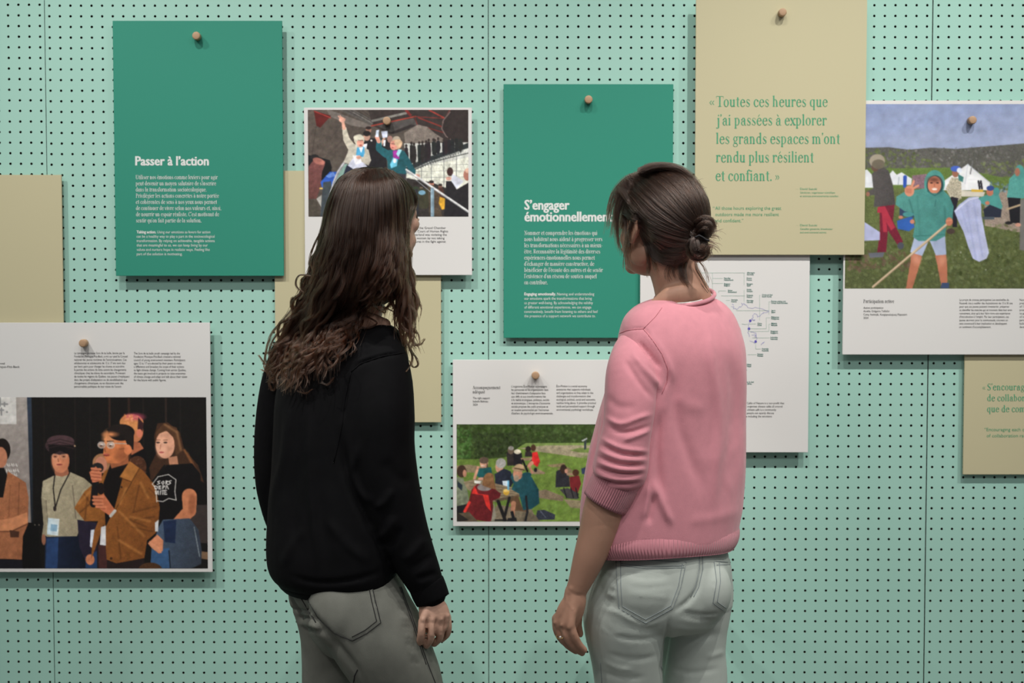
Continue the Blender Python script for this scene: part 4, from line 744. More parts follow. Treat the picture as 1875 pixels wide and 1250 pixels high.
E_.poly([(1250, 470), (1330, 470), (1360, 660), (1230, 660)], (150, 60, 60)); E_.ell(1290, 440, 28, 36, (160, 104, 82)); E_.poly([(1240, 660), (1340, 660), (1330, 860), (1250, 860)], (40, 46, 70)); E_.poly([(1420, 500), (1500, 500), (1520, 680), (1400, 680)], (70, 110, 150)); E_.ell(1460, 470, 26, 34, (170, 112, 88)); E_.poly([(1410, 680), (1510, 680), (1500, 850), (1420, 850)], (50, 48, 52))
# net
E_.poly([(710, 730), (740, 690), (800, 645), (850, 640), (875, 670), (880, 760), (905, 880), (930, 990), (915, 1025), (870, 1045), (830, 1025), (800, 950), (770, 860), (735, 790)], (158, 166, 206), grad=(1, .4, (176, 182, 214)), tex=.02)
for q in ([(790, 700), (820, 880), (850, 1030)], [(830, 670), (860, 850), (890, 1010)], [(755, 720), (800, 860)]): E_.line(q, 9, (142, 152, 196), soft=3, alpha=.6)
E_.line([(715, 730), (800, 660), (860, 645)], 7, (196, 200, 222))
# the child
E_.limb([(480, 1000), (470, 1060), (435, 1215)], [66, 56, 34], (176, 106, 78)); E_.limb([(628, 1000), (640, 1060), (655, 1190)], [66, 58, 34], (176, 106, 78)); E_.ell(480, 1030, 24, 30, (200, 132, 104), soft=8); E_.ell(640, 1035, 24, 30, (196, 128, 100), soft=8); E_.poly([(640, 1175), (685, 1175), (685, 1210), (630, 1210)], (54, 70, 104))
E_.poly([(465, 890), (655, 880), (665, 1000), (600, 1005), (565, 925), (555, 910), (515, 1008), (440, 985)], (164, 178, 208), grad=(1, 0, (148, 160, 190)))
E_.poly([(520, 590), (460, 600), (400, 610), (350, 640), (345, 690), (400, 730), (455, 740), (470, 800), (455, 890), (490, 915), (600, 915), (655, 885), (665, 800), (700, 780), (706, 700), (680, 640), (640, 600)], (74, 142, 134), grad=(1, .2, (60, 126, 120)), tex=.03)
E_.line([(455, 740), (430, 660)], 6, (48, 104, 100), soft=3); E_.line([(595, 660), (590, 700)], 5, (48, 104, 100)); E_.line([(655, 800), (650, 700)], 7, (50, 108, 102), soft=3); E_.line([(470, 885), (655, 875)], 6, (52, 112, 106)); E_.line([(480, 640), (500, 880)], 8, (60, 124, 118), soft=4)
E_.ell(585, 560, 64, 84, (70, 142, 134)); E_.ell(588, 570, 52, 62, (36, 66, 68)); E_.ell(585, 568, 42, 54, (196, 122, 92)); E_.ell(583, 535, 36, 16, (110, 64, 50), soft=6); [E_.ell(x, 556, 8, 4, (40, 24, 22)) for x in (566, 604)]; E_.ell(586, 594, 16, 7, (228, 214, 204)); E_.line([(585, 562), (585, 578)], 5, (166, 96, 72)); E_.ell(588, 634, 58, 16, (62, 130, 124), alpha=.9); E_.line([(542, 606), (588, 634), (634, 606)], 8, (46, 100, 98))
E_.ell(430, 605, 30, 34, (204, 132, 104)); E_.line([(440, 590), (456, 545)], 15, (206, 134, 106)); E_.line([(446, 594), (485, 572)], 14, (206, 134, 106)); [E_.line([(412, 592+k*10), (440, 596+k*10)], 10, (186, 114, 88)) for k in range(3)]
E_.line([(212, 1200), (680, 800)], 15, (196, 172, 140)); E_.line([(214, 1205), (682, 806)], 4, (140, 118, 92)); E_.ell(680, 795, 22, 26, (186, 112, 84)); E_.line([(664, 790), (694, 786)], 8, (206, 132, 102))
adopt(E_.build(f8-.0003, M_print, None, GAIN*.88, .010), b8, i8)
# ---------------------------------------------------------------- modelling tools for the two visitors
def mpp(y): return (D+y)/F                          # metres per photo pixel at depth y
def cr(P, n):
    """Catmull-Rom resampling of rows, n steps per segment"""
    P = np.array(P, float); Q = np.vstack([2*P[0]-P[1], P, 2*P[-1]-P[-2]]); out = []
    for i in range(1, len(Q)-2):
        for t in np.arange(n)/n:
            a, b, c_, d = Q[i-1], Q[i], Q[i+1], Q[i+2]
            out.append(.5*((2*b)+(-a+c_)*t+(2*a-5*b+4*c_-d)*t*t+(-a+3*b-3*c_+d)*t**3))
    out.append(P[-1]); return np.array(out)
def limb3(C, R, Kd=None, n=18, closed=True):
    """tube through 3-D centres C with radii R; Kd flattens it along the depth direction. -> V, F"""
    C = np.array(C, float); R = np.array(R, float); Kd = np.ones(len(C)) if Kd is None else np.array(Kd, float)
    T_ = np.gradient(C, axis=0); T_ /= np.linalg.norm(T_, axis=1)[:, None]+1e-12
    view = np.array([0, 1.0, 0]); V = []; Fc = []; cap = []
    m = 5 if closed else 0
    rows = []
    for k in range(m, 0, -1):
        a = k/m*math.pi/2; rows.append((C[0]-T_[0]*R[0]*math.sin(a), T_[0], R[0]*max(math.cos(a), .02), Kd[0]))
    rows += [(C[i], T_[i], R[i], Kd[i]) for i in range(len(C))]
    for k in range(1, m+1):
        a = k/m*math.pi/2; rows.append((C[-1]+T_[-1]*R[-1]*math.sin(a), T_[-1], R[-1]*max(math.cos(a), .02), Kd[-1]))
    for c_, t, r, kd in rows:
        lat = np.cross(t, view); l = np.linalg.norm(lat)
        lat = lat/l if l > .15 else np.array([1.0, 0, 0]); dep = np.cross(lat, t); dep /= np.linalg.norm(dep)
        for j in range(n):
            a = 2*math.pi*j/n; V.append(c_+lat*math.cos(a)*r+dep*math.sin(a)*r*kd)
    N = len(rows)
    for i in range(N-1):
        for j in range(n): k = (j+1) % n; Fc.append((i*n+j, i*n+k, (i+1)*n+k, (i+1)*n+j))
    Fc.append(tuple(range(n))[::-1]); Fc.append(tuple((N-1)*n+j for j in range(n)))
    return V, Fc
def limb(path, n=18, step=4, closed=True):
    """path rows: (px, py, depth y, radius px[, depth factor])"""
    P = cr([list(p)+[1.0]*(5-len(p)) for p in path], step)
    return limb3([W(a, b, y) for a, b, y, r, k in P], [r*mpp(y) for a, b, y, r, k in P], P[:, 4], n, closed)
def rows_loft(rows, yc, shear=0.0, n=40, p=.85, step=4):
    """rows: (py, xL, xR, half depth[, depth offset]); horizontal closed rings -> V, F"""
    P = cr([list(r)+[0.0]*(5-len(r)) for r in rows], step); V = []; Fc = []
    for py, xl, xr, b, off in P:
        y0 = yc+off; L, R = W(xl, py, y0), W(xr, py, y0); cx, a, z = (L.x+R.x)/2, (R.x-L.x)/2, (L.z+R.z)/2
        for j in range(n):
            t = 2*math.pi*j/n; c_, s_ = math.cos(t), math.sin(t)
            x = a*math.copysign(abs(c_)**p, c_); y = b*math.copysign(abs(s_)**p, s_); V.append(Vector((cx+x, y0+y+shear*x, z)))
    N = len(P)
    for i in range(N-1):
        for j in range(n): k = (j+1) % n; Fc.append((i*n+j, i*n+k, (i+1)*n+k, (i+1)*n+j))
    Fc.append(tuple(range(n))); Fc.append(tuple((N-1)*n+j for j in range(n))[::-1])
    return V, Fc
def ellip(c, r, M=None, nu=20, nv=14):
    V = [Vector((0, 0, 1))]; Fc = []
    for i in range(1, nv):
        a = math.pi*i/nv
        for j in range(nu): b = 2*math.pi*j/nu; V.append(Vector((math.sin(a)*math.cos(b), math.sin(a)*math.sin(b), math.cos(a))))
    V.append(Vector((0, 0, -1)))
    for j in range(nu):
        k = (j+1) % nu; Fc.append((0, 1+j, 1+k)); Fc.append((len(V)-1, 1+(nv-2)*nu+k, 1+(nv-2)*nu+j))
        for i in range(nv-2): Fc.append((1+i*nu+j, 1+(i+1)*nu+j, 1+(i+1)*nu+k, 1+i*nu+k))
    V = [Vector((v.x*r[0], v.y*r[1], v.z*r[2]))+Vector(c) for v in V]
    return ([M @ v for v in V] if M else V), Fc
def join(parts):
    V, Fc = [], []
    for v, f in parts:
        b = len(V); V.extend(v); Fc.extend([tuple(i+b for i in q) for q in f])
    return V, Fc
def fuse(parts, voxel, smooth=4, fac=.5):
    """one continuous skin around overlapping closed volumes -> numpy verts, quads"""
    V, Fc = join(parts); o = mesh_from('tmp', V, Fc)
    bm = bmesh.new(); bm.from_mesh(o.data); bmesh.ops.recalc_face_normals(bm, faces=bm.faces); bm.to_mesh(o.data); bm.free()
    m = o.modifiers.new('r', 'REMESH'); m.mode = 'VOXEL'; m.voxel_size = voxel
    if smooth: s_ = o.modifiers.new('s', 'SMOOTH'); s_.factor = fac; s_.iterations = smooth
    dg = bpy.context.evaluated_depsgraph_get(); me = bpy.data.meshes.new_from_object(o.evaluated_get(dg))
    V = np.zeros(len(me.vertices)*3); me.vertices.foreach_get('co', V)
    Q = np.zeros(len(me.loops), np.int32); me.loops.foreach_get('vertex_index', Q)
    bpy.data.objects.remove(o); bpy.data.meshes.remove(me)
    return V.reshape(-1, 3), Q.reshape(-1, 4)
def normals(V, Q):
    n = np.cross(V[Q[:, 2]]-V[Q[:, 0]], V[Q[:, 3]]-V[Q[:, 1]]); N = np.zeros_like(V)
    for k in range(4): np.add.at(N, Q[:, k], n)
    return N/(np.linalg.norm(N, axis=1)[:, None]+1e-12)
def seg_dist(X, Y, P):
    d = np.full(X.shape, 1e9)
    for (ax, ay), (bx, by) in zip(P, P[1:]):
        L = (bx-ax)**2+(by-ay)**2+1e-9; t = np.clip(((X-ax)*(bx-ax)+(Y-ay)*(by-ay))/L, 0, 1)
        d = np.minimum(d, np.hypot(X-ax-t*(bx-ax), Y-ay-t*(by-ay)))
    return d
def inside(X, Y, P):
    r = np.zeros(X.shape, bool)
    for i in range(len(P)):
        (ax, ay), (bx, by) = P[i-1], P[i]
        if ay != by: r ^= ((ay > Y) != (by > Y)) & (X < (bx-ax)*(Y-ay)/(by-ay)+ax)
    return r
def folds(V, Q, items, near=None):
    """items: (polyline px, height mm, width px): ridges (+) and creases (-) pressed into the cloth on the side towards the photographer"""
    N = normals(V, Q); X, Y = PXA(V); f = np.clip((-N[:, 1]+.15)/.4, 0, 1)
    dsp = np.zeros(len(V))
    for P, amp, sg in items:
        P = cr(P, 4)[:, :2] if len(P) > 2 else np.array(P, float)[:, :2]
        d = np.full(X.shape, 1e9); tt = np.zeros(X.shape); L_ = np.r_[0, np.cumsum(np.hypot(*np.diff(P, axis=0).T))]; L_ /= L_[-1]
        near = (X > P[:, 0].min()-3*sg) & (X < P[:, 0].max()+3*sg) & (Y > P[:, 1].min()-3*sg) & (Y < P[:, 1].max()+3*sg); x_, y_ = X[near], Y[near]; d_ = np.full(x_.shape, 1e9); t_ = np.zeros(x_.shape)
        for i in range(len(P)-1):
            (ax, ay), (bx, by) = P[i], P[i+1]; q = np.clip(((x_-ax)*(bx-ax)+(y_-ay)*(by-ay))/((bx-ax)**2+(by-ay)**2+1e-9), 0, 1)
            e = np.hypot(x_-ax-q*(bx-ax), y_-ay-q*(by-ay)); m = e < d_; d_[m] = e[m]; t_[m] = (L_[i]+q*(L_[i+1]-L_[i]))[m]
        k_ = np.clip(np.minimum(t_, 1-t_)/.28, 0, 1); k_ = k_*k_*(3-2*k_); dsp[near] += amp*1e-3*np.exp(-(d_/sg)**2)*k_
    V += N*(dsp*f)[:, None]; return V
def z(o, s_, P): return [(o[0]+a/s_, o[1]+b/s_) for a, b in P]        # crop units to photo px
def bvh_of(V, Q): return BVHTree.FromPolygons([tuple(v) for v in V], [tuple(q) for q in Q])
EYE = Vector((0, -D, H))
def hit(tree, px, py):
    d = (W(px, py, 0)-EYE).normalized(); r = tree.ray_cast(EYE, d, 6.0)
    return (r[0], r[1]) if r[0] is not None else (None, None)
def seam(tree, P, r, lift=.0006, n=5, step=3):
    """thin thread following the cloth between photo points"""
    C = []
    for a in [tuple(np.array(p)*(1-t)+np.array(q)*t) for p, q in zip(P, P[1:]) for t in np.arange(0, 1, 1/(step*2))]+[P[-1]]:
        h, nn = hit(tree, a[0], a[1])
        if h is not None: C.append(np.array(h+nn*lift))
    C = [c_ for i, c_ in enumerate(C) if i == 0 or np.linalg.norm(c_-C[i-1]) > 1e-4]
    if len(C) < 3: return [], []
    # drop leaps to another surface
    keep = [C[0]]
    for c_ in C[1:]:
        if np.linalg.norm(c_-keep[-1]) < .06: keep.append(c_)
    return limb3(keep, [r]*len(keep), None, n, False) if len(keep) > 2 else ([], [])
class Head:
    def __init__(s, px, py, y, yaw, pitch, k=1.0, roll=0):
        c = W(px, py, y)
        s.M = Matrix.Translation(c) @ Matrix.Rotation(math.radians(yaw), 4, 'Z') @ Matrix.Rotation(math.radians(pitch), 4, 'X') @ Matrix.Rotation(math.radians(roll), 4, 'Y') @ Matrix.Scale(k, 4)
    def parts(s):
        M = s.M; E = lambda c, r: ellip(c, r, M)
        P = [E((0, -.015, .035), (.072, .092, .078)), E((0, .028, -.025), (.060, .062, .084)), E((0, .034, -.076), (.046, .046, .032)), E((0, .070, -.094), (.019, .017, .016)),
             E((0, .066, .028), (.046, .024, .030)), E((0, .086, -.056), (.024, .011, .013)), E((0, .074, -.075), (.020, .016, .012))]
        for q in (-1, 1):
            P += [E((q*.034, .053, -.030), (.021, .023, .022)), E((q*.040, .060, .004), (.019, .0175, .018)), E((q*.010, .098, -.030), (.0085, .009, .007)), E((q*.043, .010, -.058), (.016, .030, .026)), E((q*.030, .076, .016), (.018, .010, .006))]
            C = [M @ Vector(v) for v in ((q*.070, .016, .002), (q*.075, .006, .020), (q*.081, -.008, .024), (q*.085, -.018, .012), (q*.083, -.018, -.008), (q*.077, -.006, -.024), (q*.071, .006, -.032))]
            P.append(limb3(C, [.0045, .0045, .0045, .0045, .004, .005, .0055])); P.append(E((q*.073, 0, -.004), (.007, .017, .024)))
        P.append(limb3([M @ Vector(v) for v in ((0, .082, .014), (0, .095, -.004), (0, .106, -.022), (0, .103, -.031))], [.007, .0072, .0095, .008]))
        return P
    def features(s, root, brow):
        M = s.M; out = []
        for q in (-1, 1):
            me = ellip((q*.031, .0715, .003), (.0118, .0118, .0118), M); o = mesh_from('eye', *me, M_eye, root, True)
            me = ellip((q*.0315, .0815, .003), (.0052, .0024, .0052), M); mesh_from('iris', *me, M_iris, o, True)
            C = [M @ Vector(v) for v in ((q*.014, .0885, .020), (q*.026, .0868, .026), (q*.040, .0785, .025), (q*.051, .0665, .018))]
            mesh_from('eyebrow', *limb3(C, [.0022, .0028, .0024, .001]), brow, root, True)
            V, Fc = [], []
            C = [M @ Vector((q*a, b, c_)) for a, b, c_ in ((.020, .0815, .008), (.027, .0835, .0105), (.036, .0815, .0095), (.0435, .076, .004))]
            parts_ = [limb3(C, [.0012]*4)]
            for t in np.linspace(0, 1, 9):
                k = min(2, int(t*3)); u = t*3-k; b = C[k].lerp(C[k+1], u); tip = b+(M.to_3x3() @ Vector((q*.003, .0055, .0025)))
                parts_.append(limb3([b, b.lerp(tip, .5), tip], [.0006, .0005, .0003], None, 5, False))
            mesh_from('eyelashes', *join(parts_), brow, root, True)
        C = [M @ Vector(v) for v in ((-.021, .088, -.055), (-.010, .0955, -.052), (0, .096, -.053), (.010, .0955, -.052), (.021, .088, -.055))]
        C2 = [M @ Vector(v) for v in ((-.019, .088, -.057), (-.009, .094, -.061), (0, .0955, -.0625), (.009, .094, -.061), (.019, .088, -.057))]
        mesh_from('lips', *join([limb3(C, [.001, .0036, .0034, .0036, .001]), limb3(C2, [.001, .004, .0046, .004, .001])]), M_lips, root, True)
    def cap(s, extra=0.0, brow_up=.045, ears=False):
        """hair cap that leaves the face free"""
        V, Fc = ellip((0, -.017, .033), (.079+extra, .100+extra, .084+extra), None, 48, 36); out = []
        c = Vector((0, -.017, .033))
        for v in V:
            f = min(1, max(0, (v.y-.012)/.03)); g = min(1, max(0, (brow_up+.02-v.z)/.03)); side = min(1, max(0, (v.z+.075)/.02))
            w = f*g; low = min(1, max(0, (-.045-v.z)/.02)); w = max(w, low*.8)
            if ears and v.z < .032 and v.y > -.045 and abs(v.x) > .03: w = max(w, min(1, (.032-v.z)/.012)*min(1, (v.y+.045)/.015)*.8)
            out.append(s.M @ (c+(v-c)*(1-.28*w)))
        return out, Fc
# strands -----------------------------------------------------------
def depth_fn(tree, y0):
    cache = {}
    def f(px, py):
        k = (int(px/3), int(py/3))
        if k not in cache:
            h, _ = hit(tree, k[0]*3+1.5, k[1]*3+1.5); cache[k] = h.y if h is not None else None
        return cache[k]
    return f
def resample(P, n):
    P = cr(P, 6); d = np.r_[0, np.cumsum(np.hypot(*np.diff(P[:, :2], axis=0).T))]; t = np.linspace(0, d[-1], n)
    return np.stack([np.interp(t, d, P[:, k]) for k in range(P.shape[1])], 1)
def smooth1(a, k):
    w = np.ones(2*k+1)/(2*k+1); p = np.r_[np.full(k, a[0]), a, np.full(k, a[-1])]; return np.convolve(p, w, 'valid')
def W_arr(px, py, y):
    u = (px-937.5)/F; v = (625-py)/F; c, s = math.cos(T), math.sin(T); dy = c+v*s; t = (y+D)/dy
    return np.stack([u*t, y, H+(v*c-s)*t], -1)
def strands_obj(name, S, R, m, parent):
    """S (k,n,3) strands; R (n,) radii"""
    S = np.asarray(S, np.float32); k, n, _ = S.shape
    cu = bpy.data.hair_curves.new(name); cu.add_curves([n]*k); cu.points.foreach_set('position', S.ravel())
    if 'radius' not in cu.attributes: cu.attributes.new('radius', 'FLOAT', 'POINT')
    rr = (np.tile(R, k)*np.repeat(rng.uniform(.7, 1.25, k), n)).astype(np.float32); cu.attributes['radius'].data.foreach_set('value', rr)
    cu.materials.append(m); o = bpy.data.objects.new(name, cu); COL.objects.link(o); o.parent = parent; return tag(o, kind='stuff')

M_skin = mat('skin', (.47, .262, .182), .5, .35, bump=(420, .12, .0006), noise=(22, .10))
M_skin.node_tree.nodes['Principled BSDF'].inputs['Subsurface Weight'].default_value = .06
M_skin.node_tree.nodes['Principled BSDF'].inputs['Subsurface Radius'].default_value = (.012, .004, .002)
M_skin2 = mat('skin_fair', (.56, .34, .25), .5, .35, bump=(420, .10, .0006), noise=(22, .08))
M_eye = mat('eye_white', (.75, .73, .70), .2, .5); M_iris = mat('iris', (.06, .04, .03), .2, .5); M_lips = mat('lips', (.48, .17, .15), .45, .4)
M_nail = mat('nail', (.62, .38, .31), .3, .5)
def hair_mat(name, root, tip, rough=.27):
    m = bpy.data.materials.new(name); m.use_nodes = True; nt = m.node_tree; nt.nodes.clear()
    out = nt.nodes.new('ShaderNodeOutputMaterial'); h = nt.nodes.new('ShaderNodeBsdfHairPrincipled'); h.parametrization = 'COLOR'
    inf = nt.nodes.new('ShaderNodeHairInfo'); r = nt.nodes.new('ShaderNodeValToRGB'); r.color_ramp.elements[0].position = .35; r.color_ramp.elements[0].color = (*root, 1); r.color_ramp.elements[1].color = (*tip, 1)
    nt.links.new(inf.outputs['Intercept'], r.inputs['Fac']); nt.links.new(r.outputs['Color'], h.inputs['Color'])
    h.inputs['Roughness'].default_value = rough; h.inputs['Coat'].default_value = 0; h.inputs['Radial Roughness'].default_value = .5; 
    for q_ in ('Random Color', 'Random Roughness'):
        if h.inputs.get(q_): h.inputs[q_].default_value = .2
    nt.links.new(inf.outputs['Random'], h.inputs['Random']); nt.links.new(h.outputs[0], out.inputs[0]); return m
M_hair1 = hair_mat('hair_brown', (.021, .0095, .0055), (.042, .016, .0075)); M_hair2 = hair_mat('hair_dark_brown', (.027, .015, .0105), (.038, .021, .014))
M_core1 = mat('hair_core', (.010, .005, .0035), .75, .15); M_core2 = mat('hair_core_dark', (.012, .008, .006), .75, .15)
# ================================================================ visitor 1: long curly hair, black sweatshirt, grey jeans
girl = empty('person', W(660, 1700, -.6)); girl.location.z = 0; girl.location = (girl.location.x, -.60, 0)
tag(girl, 'person with long wavy brown hair, black sweatshirt and grey jeans, facing the boards', 'person', 'visitors looking at the wall')
bpy.context.view_layer.update(); gi = girl.matrix_world.inverted()
def own(o, root, inv): o.parent = root; o.matrix_parent_inverse = inv; return o
Z6 = lambda P: z((450, 560), 2.2333, P)
# sweatshirt
tor = rows_loft([(591, 656, 706, .03), (598, 612, 724, .062), (609, 572, 735, .088), (630, 540, 745, .108), (670, 515, 752, .122), (730, 500, 755, .130), (800, 496, 752, .134), (880, 492, 745, .136), (950, 486, 738, .140), (1010, 484, 735, .145), (1045, 489, 733, .142), (1064, 502, 729, .128), (1074, 520, 722, .108)], -.60, -.30)
armR = limb([(700, 625, -.66, 34), (702, 660, -.68, 46), (702, 705, -.69, 55), (699, 760, -.70, 61), (698, 815, -.70, 62), (706, 870, -.70, 60), (720, 925, -.70, 55), (738, 975, -.70, 48), (757, 1020, -.70, 42), (772, 1052, -.70, 37), (781, 1072, -.70, 33, .9), (787, 1086, -.70, 31, .85)], 24)
armL = limb([(530, 650, -.52, 36), (512, 710, -.50, 36), (498, 790, -.49, 32), (495, 870, -.48, 29), (505, 930, -.46, 27), (525, 990, -.43, 25), (545, 1060, -.42, 22)], 20)
V, Q = fuse([tor, armR, armL], .0045, 6)
FG = [(Z6([(262, 380), (262, 600), (272, 800), (292, 1000), (285, 1120)]), 7, 8), (Z6([(180, 380), (160, 600), (120, 760), (100, 900)]), 5, 8), (Z6([(210, 600), (190, 850), (230, 1050)]), -4, 12),
      (Z6([(385, 480), (400, 620), (440, 760), (560, 1000), (610, 1100)]), -12, 7), (Z6([(470, 530), (450, 620), (430, 690), (480, 780), (545, 800)]), 6, 8), (Z6([(605, 740), (570, 800), (520, 830)]), 5, 7), (Z6([(615, 850), (580, 920), (530, 960)]), 5, 8), (Z6([(640, 900), (600, 960), (560, 990)]), -4, 7),
      (Z6([(740, 940), (690, 1000), (640, 1050)]), 5, 8), (Z6([(770, 1010), (720, 1050), (670, 1080)]), -4, 7), (Z6([(690, 1120), (790, 1090)]), -5, 5), (Z6([(560, 620), (620, 700), (690, 720)]), -3, 12), (Z6([(500, 880), (540, 960), (600, 1040)]), 4, 8),
      (Z6([(430, 270), (470, 235), (560, 205), (650, 190)]), -4, 3), (Z6([(430, 255), (470, 222), (560, 194), (650, 178)]), 2, 3), (Z6([(395, 480), (405, 380), (430, 270)]), -5, 4), (Z6([(340, 700), (360, 900), (400, 1080)]), 4, 14), (Z6([(150, 1090), (280, 1130), (440, 1120), (600, 1070)]), -4, 5),
      (Z6([(320, 850), (420, 980), (520, 1060)]), 4, 9), (Z6([(240, 900), (180, 1000), (150, 1080)]), 4, 9)]
V = folds(V, Q, FG)
sweat_tree = bvh_of(V, Q)
M_black = mat('black_fleece', (.0048, .0048, .0056), .8, .10, bump=(900, .25, .0006), noise=(40, .3))
sweat = own(mesh_np('sweatshirt', V, Q, M_black, None, True), girl, gi)
# cuff and waistband, knitted
cuffR = limb([(779, 1064, -.70, 34, .9), (786, 1082, -.70, 34, .85), (793, 1099, -.70, 32.5, .8)], 32, 3, False)
V, Q = fuse([cuffR], .003, 3); own(mesh_np('cuff', V, Q, M_black, None, True), girl, gi)
V, Q = fuse([limb([(540, 1040, -.425, 22), (548, 1075, -.42, 21)], 20)], .003, 2); own(mesh_np('cuff', V, Q, M_black, None, True), girl, gi)
V, Fc = rows_loft([(1050, 500, 728, .128), (1068, 506, 726, .124), (1079, 516, 722, .112)], -.60, -.30, 64); own(mesh_from('waistband', V, Fc, M_black, None, True), girl, gi)
th = [seam(sweat_tree, Z6([(430, 270), (470, 235), (560, 205), (650, 190)]), .0011), seam(sweat_tree, Z6([(360, 640), (395, 480), (405, 380), (430, 270)]), .001)]
own(mesh_from('shoulder_seam', *join(th), M_black, None, True), girl, gi)
# head, neck, hands, one continuous body
hg = Head(691, 411, -.625, -38, -3, .925)
Zh = lambda P: z((740, 1060), 8.336, P)
fing = []
def finger(P, r0=7.8): return limb([(a, b, y, r) for a, b, y, r in P], 14, 4)
F_ = [((773, 1138, -.722, 7.8), (772, 1152, -.726, 7.5), (771, 1164, -.722, 7.6), (768, 1176, -.710, 6.6)),
      ((790, 1136, -.716, 7.9), (791, 1152, -.720, 7.7), (789, 1168, -.716, 7.4), (781, 1181, -.702, 7.0)),
      ((806, 1134, -.704, 7.9), (808, 1151, -.708, 7.7), (805, 1167, -.700, 7.3), (795, 1178, -.686, 6.8)),
      ((818, 1128, -.690, 8.3), (820, 1146, -.692, 8.0), (818, 1160, -.684, 7.4), (809, 1170, -.672, 6.4))]
fing = [finger(p) for p in F_]
thumbR = limb([(806, 1108, -.685, 11), (812, 1124, -.672, 9.5), (812, 1142, -.666, 8.5), (806, 1156, -.664, 7)], 14)
palm = limb([(786, 1082, -.70, 21, .85), (788, 1100, -.702, 23, .7), (793, 1116, -.703, 28, .55), (796, 1130, -.705, 29, .5), (796, 1138, -.705, 27, .42)], 24)
meta = [limb([(788, 1104, -.71, 8), (x, y_, d, 8.4)], 12) for x, y_, d in ((775, 1134, -.722), (791, 1133, -.716), (806, 1131, -.705), (817, 1126, -.691))]
handL = [limb([(548, 1050, -.42, 17, .9), (562, 1090, -.42, 14, .8), (571, 1112, -.42, 19, .6), (573, 1135, -.42, 20, .5)], 16)]
handL += [limb([(560+k*6, 1132, -.405-k*.009, 7.5), (557+k*6, 1155, -.402-k*.009, 7.2), (559+k*6, 1172-k*1.5, -.404-k*.009, 6.6), (563+k*6, 1182-abs(k-1.5)*3, -.41-k*.009, 6)], 12) for k in range(4)]
handL.append(limb([(578, 1110, -.41, 9), (588, 1130, -.40, 8), (590, 1150, -.40, 7)], 12))
core = [limb([(612, 608, -.650, 13), (640, 595, -.655, 16), (672, 588, -.655, 17), (704, 594, -.66, 12)], 14), rows_loft([(600, 600, 715, .05), (680, 560, 735, .07), (850, 560, 700, .07), (1050, 545, 700, .08), (1120, 560, 690, .06)], -.60, -.3), limb([(640, 610, -.60, 52, .8), (655, 575, -.605, 44), (668, 530, -.61, 42), (676, 480, -.62, 44)], 24),
        limb([(700, 640, -.66, 26), (705, 760, -.70, 30), (712, 880, -.70, 28), (748, 1000, -.70, 24), (786, 1085, -.70, 18)], 16), limb([(530, 665, -.52, 22), (512, 720, -.505, 18), (500, 790, -.49, 15), (498, 870, -.48, 13), (508, 930, -.46, 12), (527, 990, -.43, 12), (545, 1060, -.42, 13)], 16),
        limb([(640, 1100, -.62, 55), (740, 1250, -.64, 48), (768, 1400, -.64, 38), (774, 1700, -.62, 24), (772, 1785, -.62, 22)], 16), limb([(600, 1100, -.54, 50), (608, 1250, -.52, 42), (610, 1400, -.52, 34), (600, 1700, -.50, 22), (598, 1760, -.50, 20)], 16)]
V, Q = fuse(hg.parts()+fing+meta+[thumbR, palm]+handL+core, .0026, 3)
KN = [(Zh([(x-30, y_), (x+30, y_)]), 1.6, 3.2) for x, y_ in ((280, 620), (430, 625), (570, 610), (670, 560))]+[(Zh([(a, b), (c_, d)]), -4.5, 1.9) for a, b, c_, d in ((352, 560, 330, 1020), (497, 560, 470, 1000), (632, 540, 600, 960))]+[(Zh([(380, 500), (430, 620)]), .7, 2), (Zh([(520, 430), (570, 600)]), .7, 2), (Zh([(230, 850), (300, 850)]), .5, 3), (Zh([(380, 850), (460, 860)]), .6, 3), (Zh([(520, 850), (600, 850)]), .6, 3)]
V = folds(V, Q, KN)
body1_tree = bvh_of(V, Q)
body1 = own(mesh_np('body', V, Q, M_skin2, None, True), girl, gi)
M_brow = mat('brow_hair', (.03, .018, .012), .6)
before = set(bpy.data.objects); hg.features(None, M_brow)
for o in [o for o in bpy.data.objects if o not in before and o.parent is None]: own(o, girl, gi)
# jeans
M_den1 = mat('grey_denim', (.185, .190, .165), .75, .2, bump=(700, .35, .0007), noise=(17, .45))
pel = rows_loft([(1062, 522, 722, .105), (1085, 530, 738, .118), (1110, 545, 752, .125), (1140, 556, 760, .122), (1170, 570, 765, .11), (1195, 590, 765, .09)], -.61, -.32)
legR = limb([(655, 1085, -.66, 84), (672, 1130, -.665, 88), (694, 1170, -.665, 88), (718, 1215, -.66, 82), (741, 1260, -.655, 73), (760, 1330, -.655, 60), (770, 1400, -.65, 53), (775, 1520, -.64, 52), (775, 1640, -.63, 44), (773, 1740, -.62, 38), (772, 1770, -.62, 38)], 28)
legL = limb([(585, 1085, -.54, 58), (596, 1120, -.54, 56), (606, 1160, -.53, 57), (610, 1210, -.52, 58), (610, 1265, -.52, 57), (610, 1400, -.51, 48), (602, 1540, -.50, 47), (600, 1680, -.50, 38), (598, 1745, -.50, 35)], 28)
V, Q = fuse([pel, legR, legL, ellip(W(632, 1118, -.70), (.072, .055, .075))], .0050, 6)
Zj = lambda P: z((500, 1020), 5.357, P)
pocket = Zj([(320, 330), (960, 235), (1060, 640), (780, 815), (600, 745), (370, 480)])
X, Y = PXA(V); N = normals(V, Q); V += N*(.0014*(inside(X, Y, pocket) & (N[:, 1] < -.1)))[:, None]
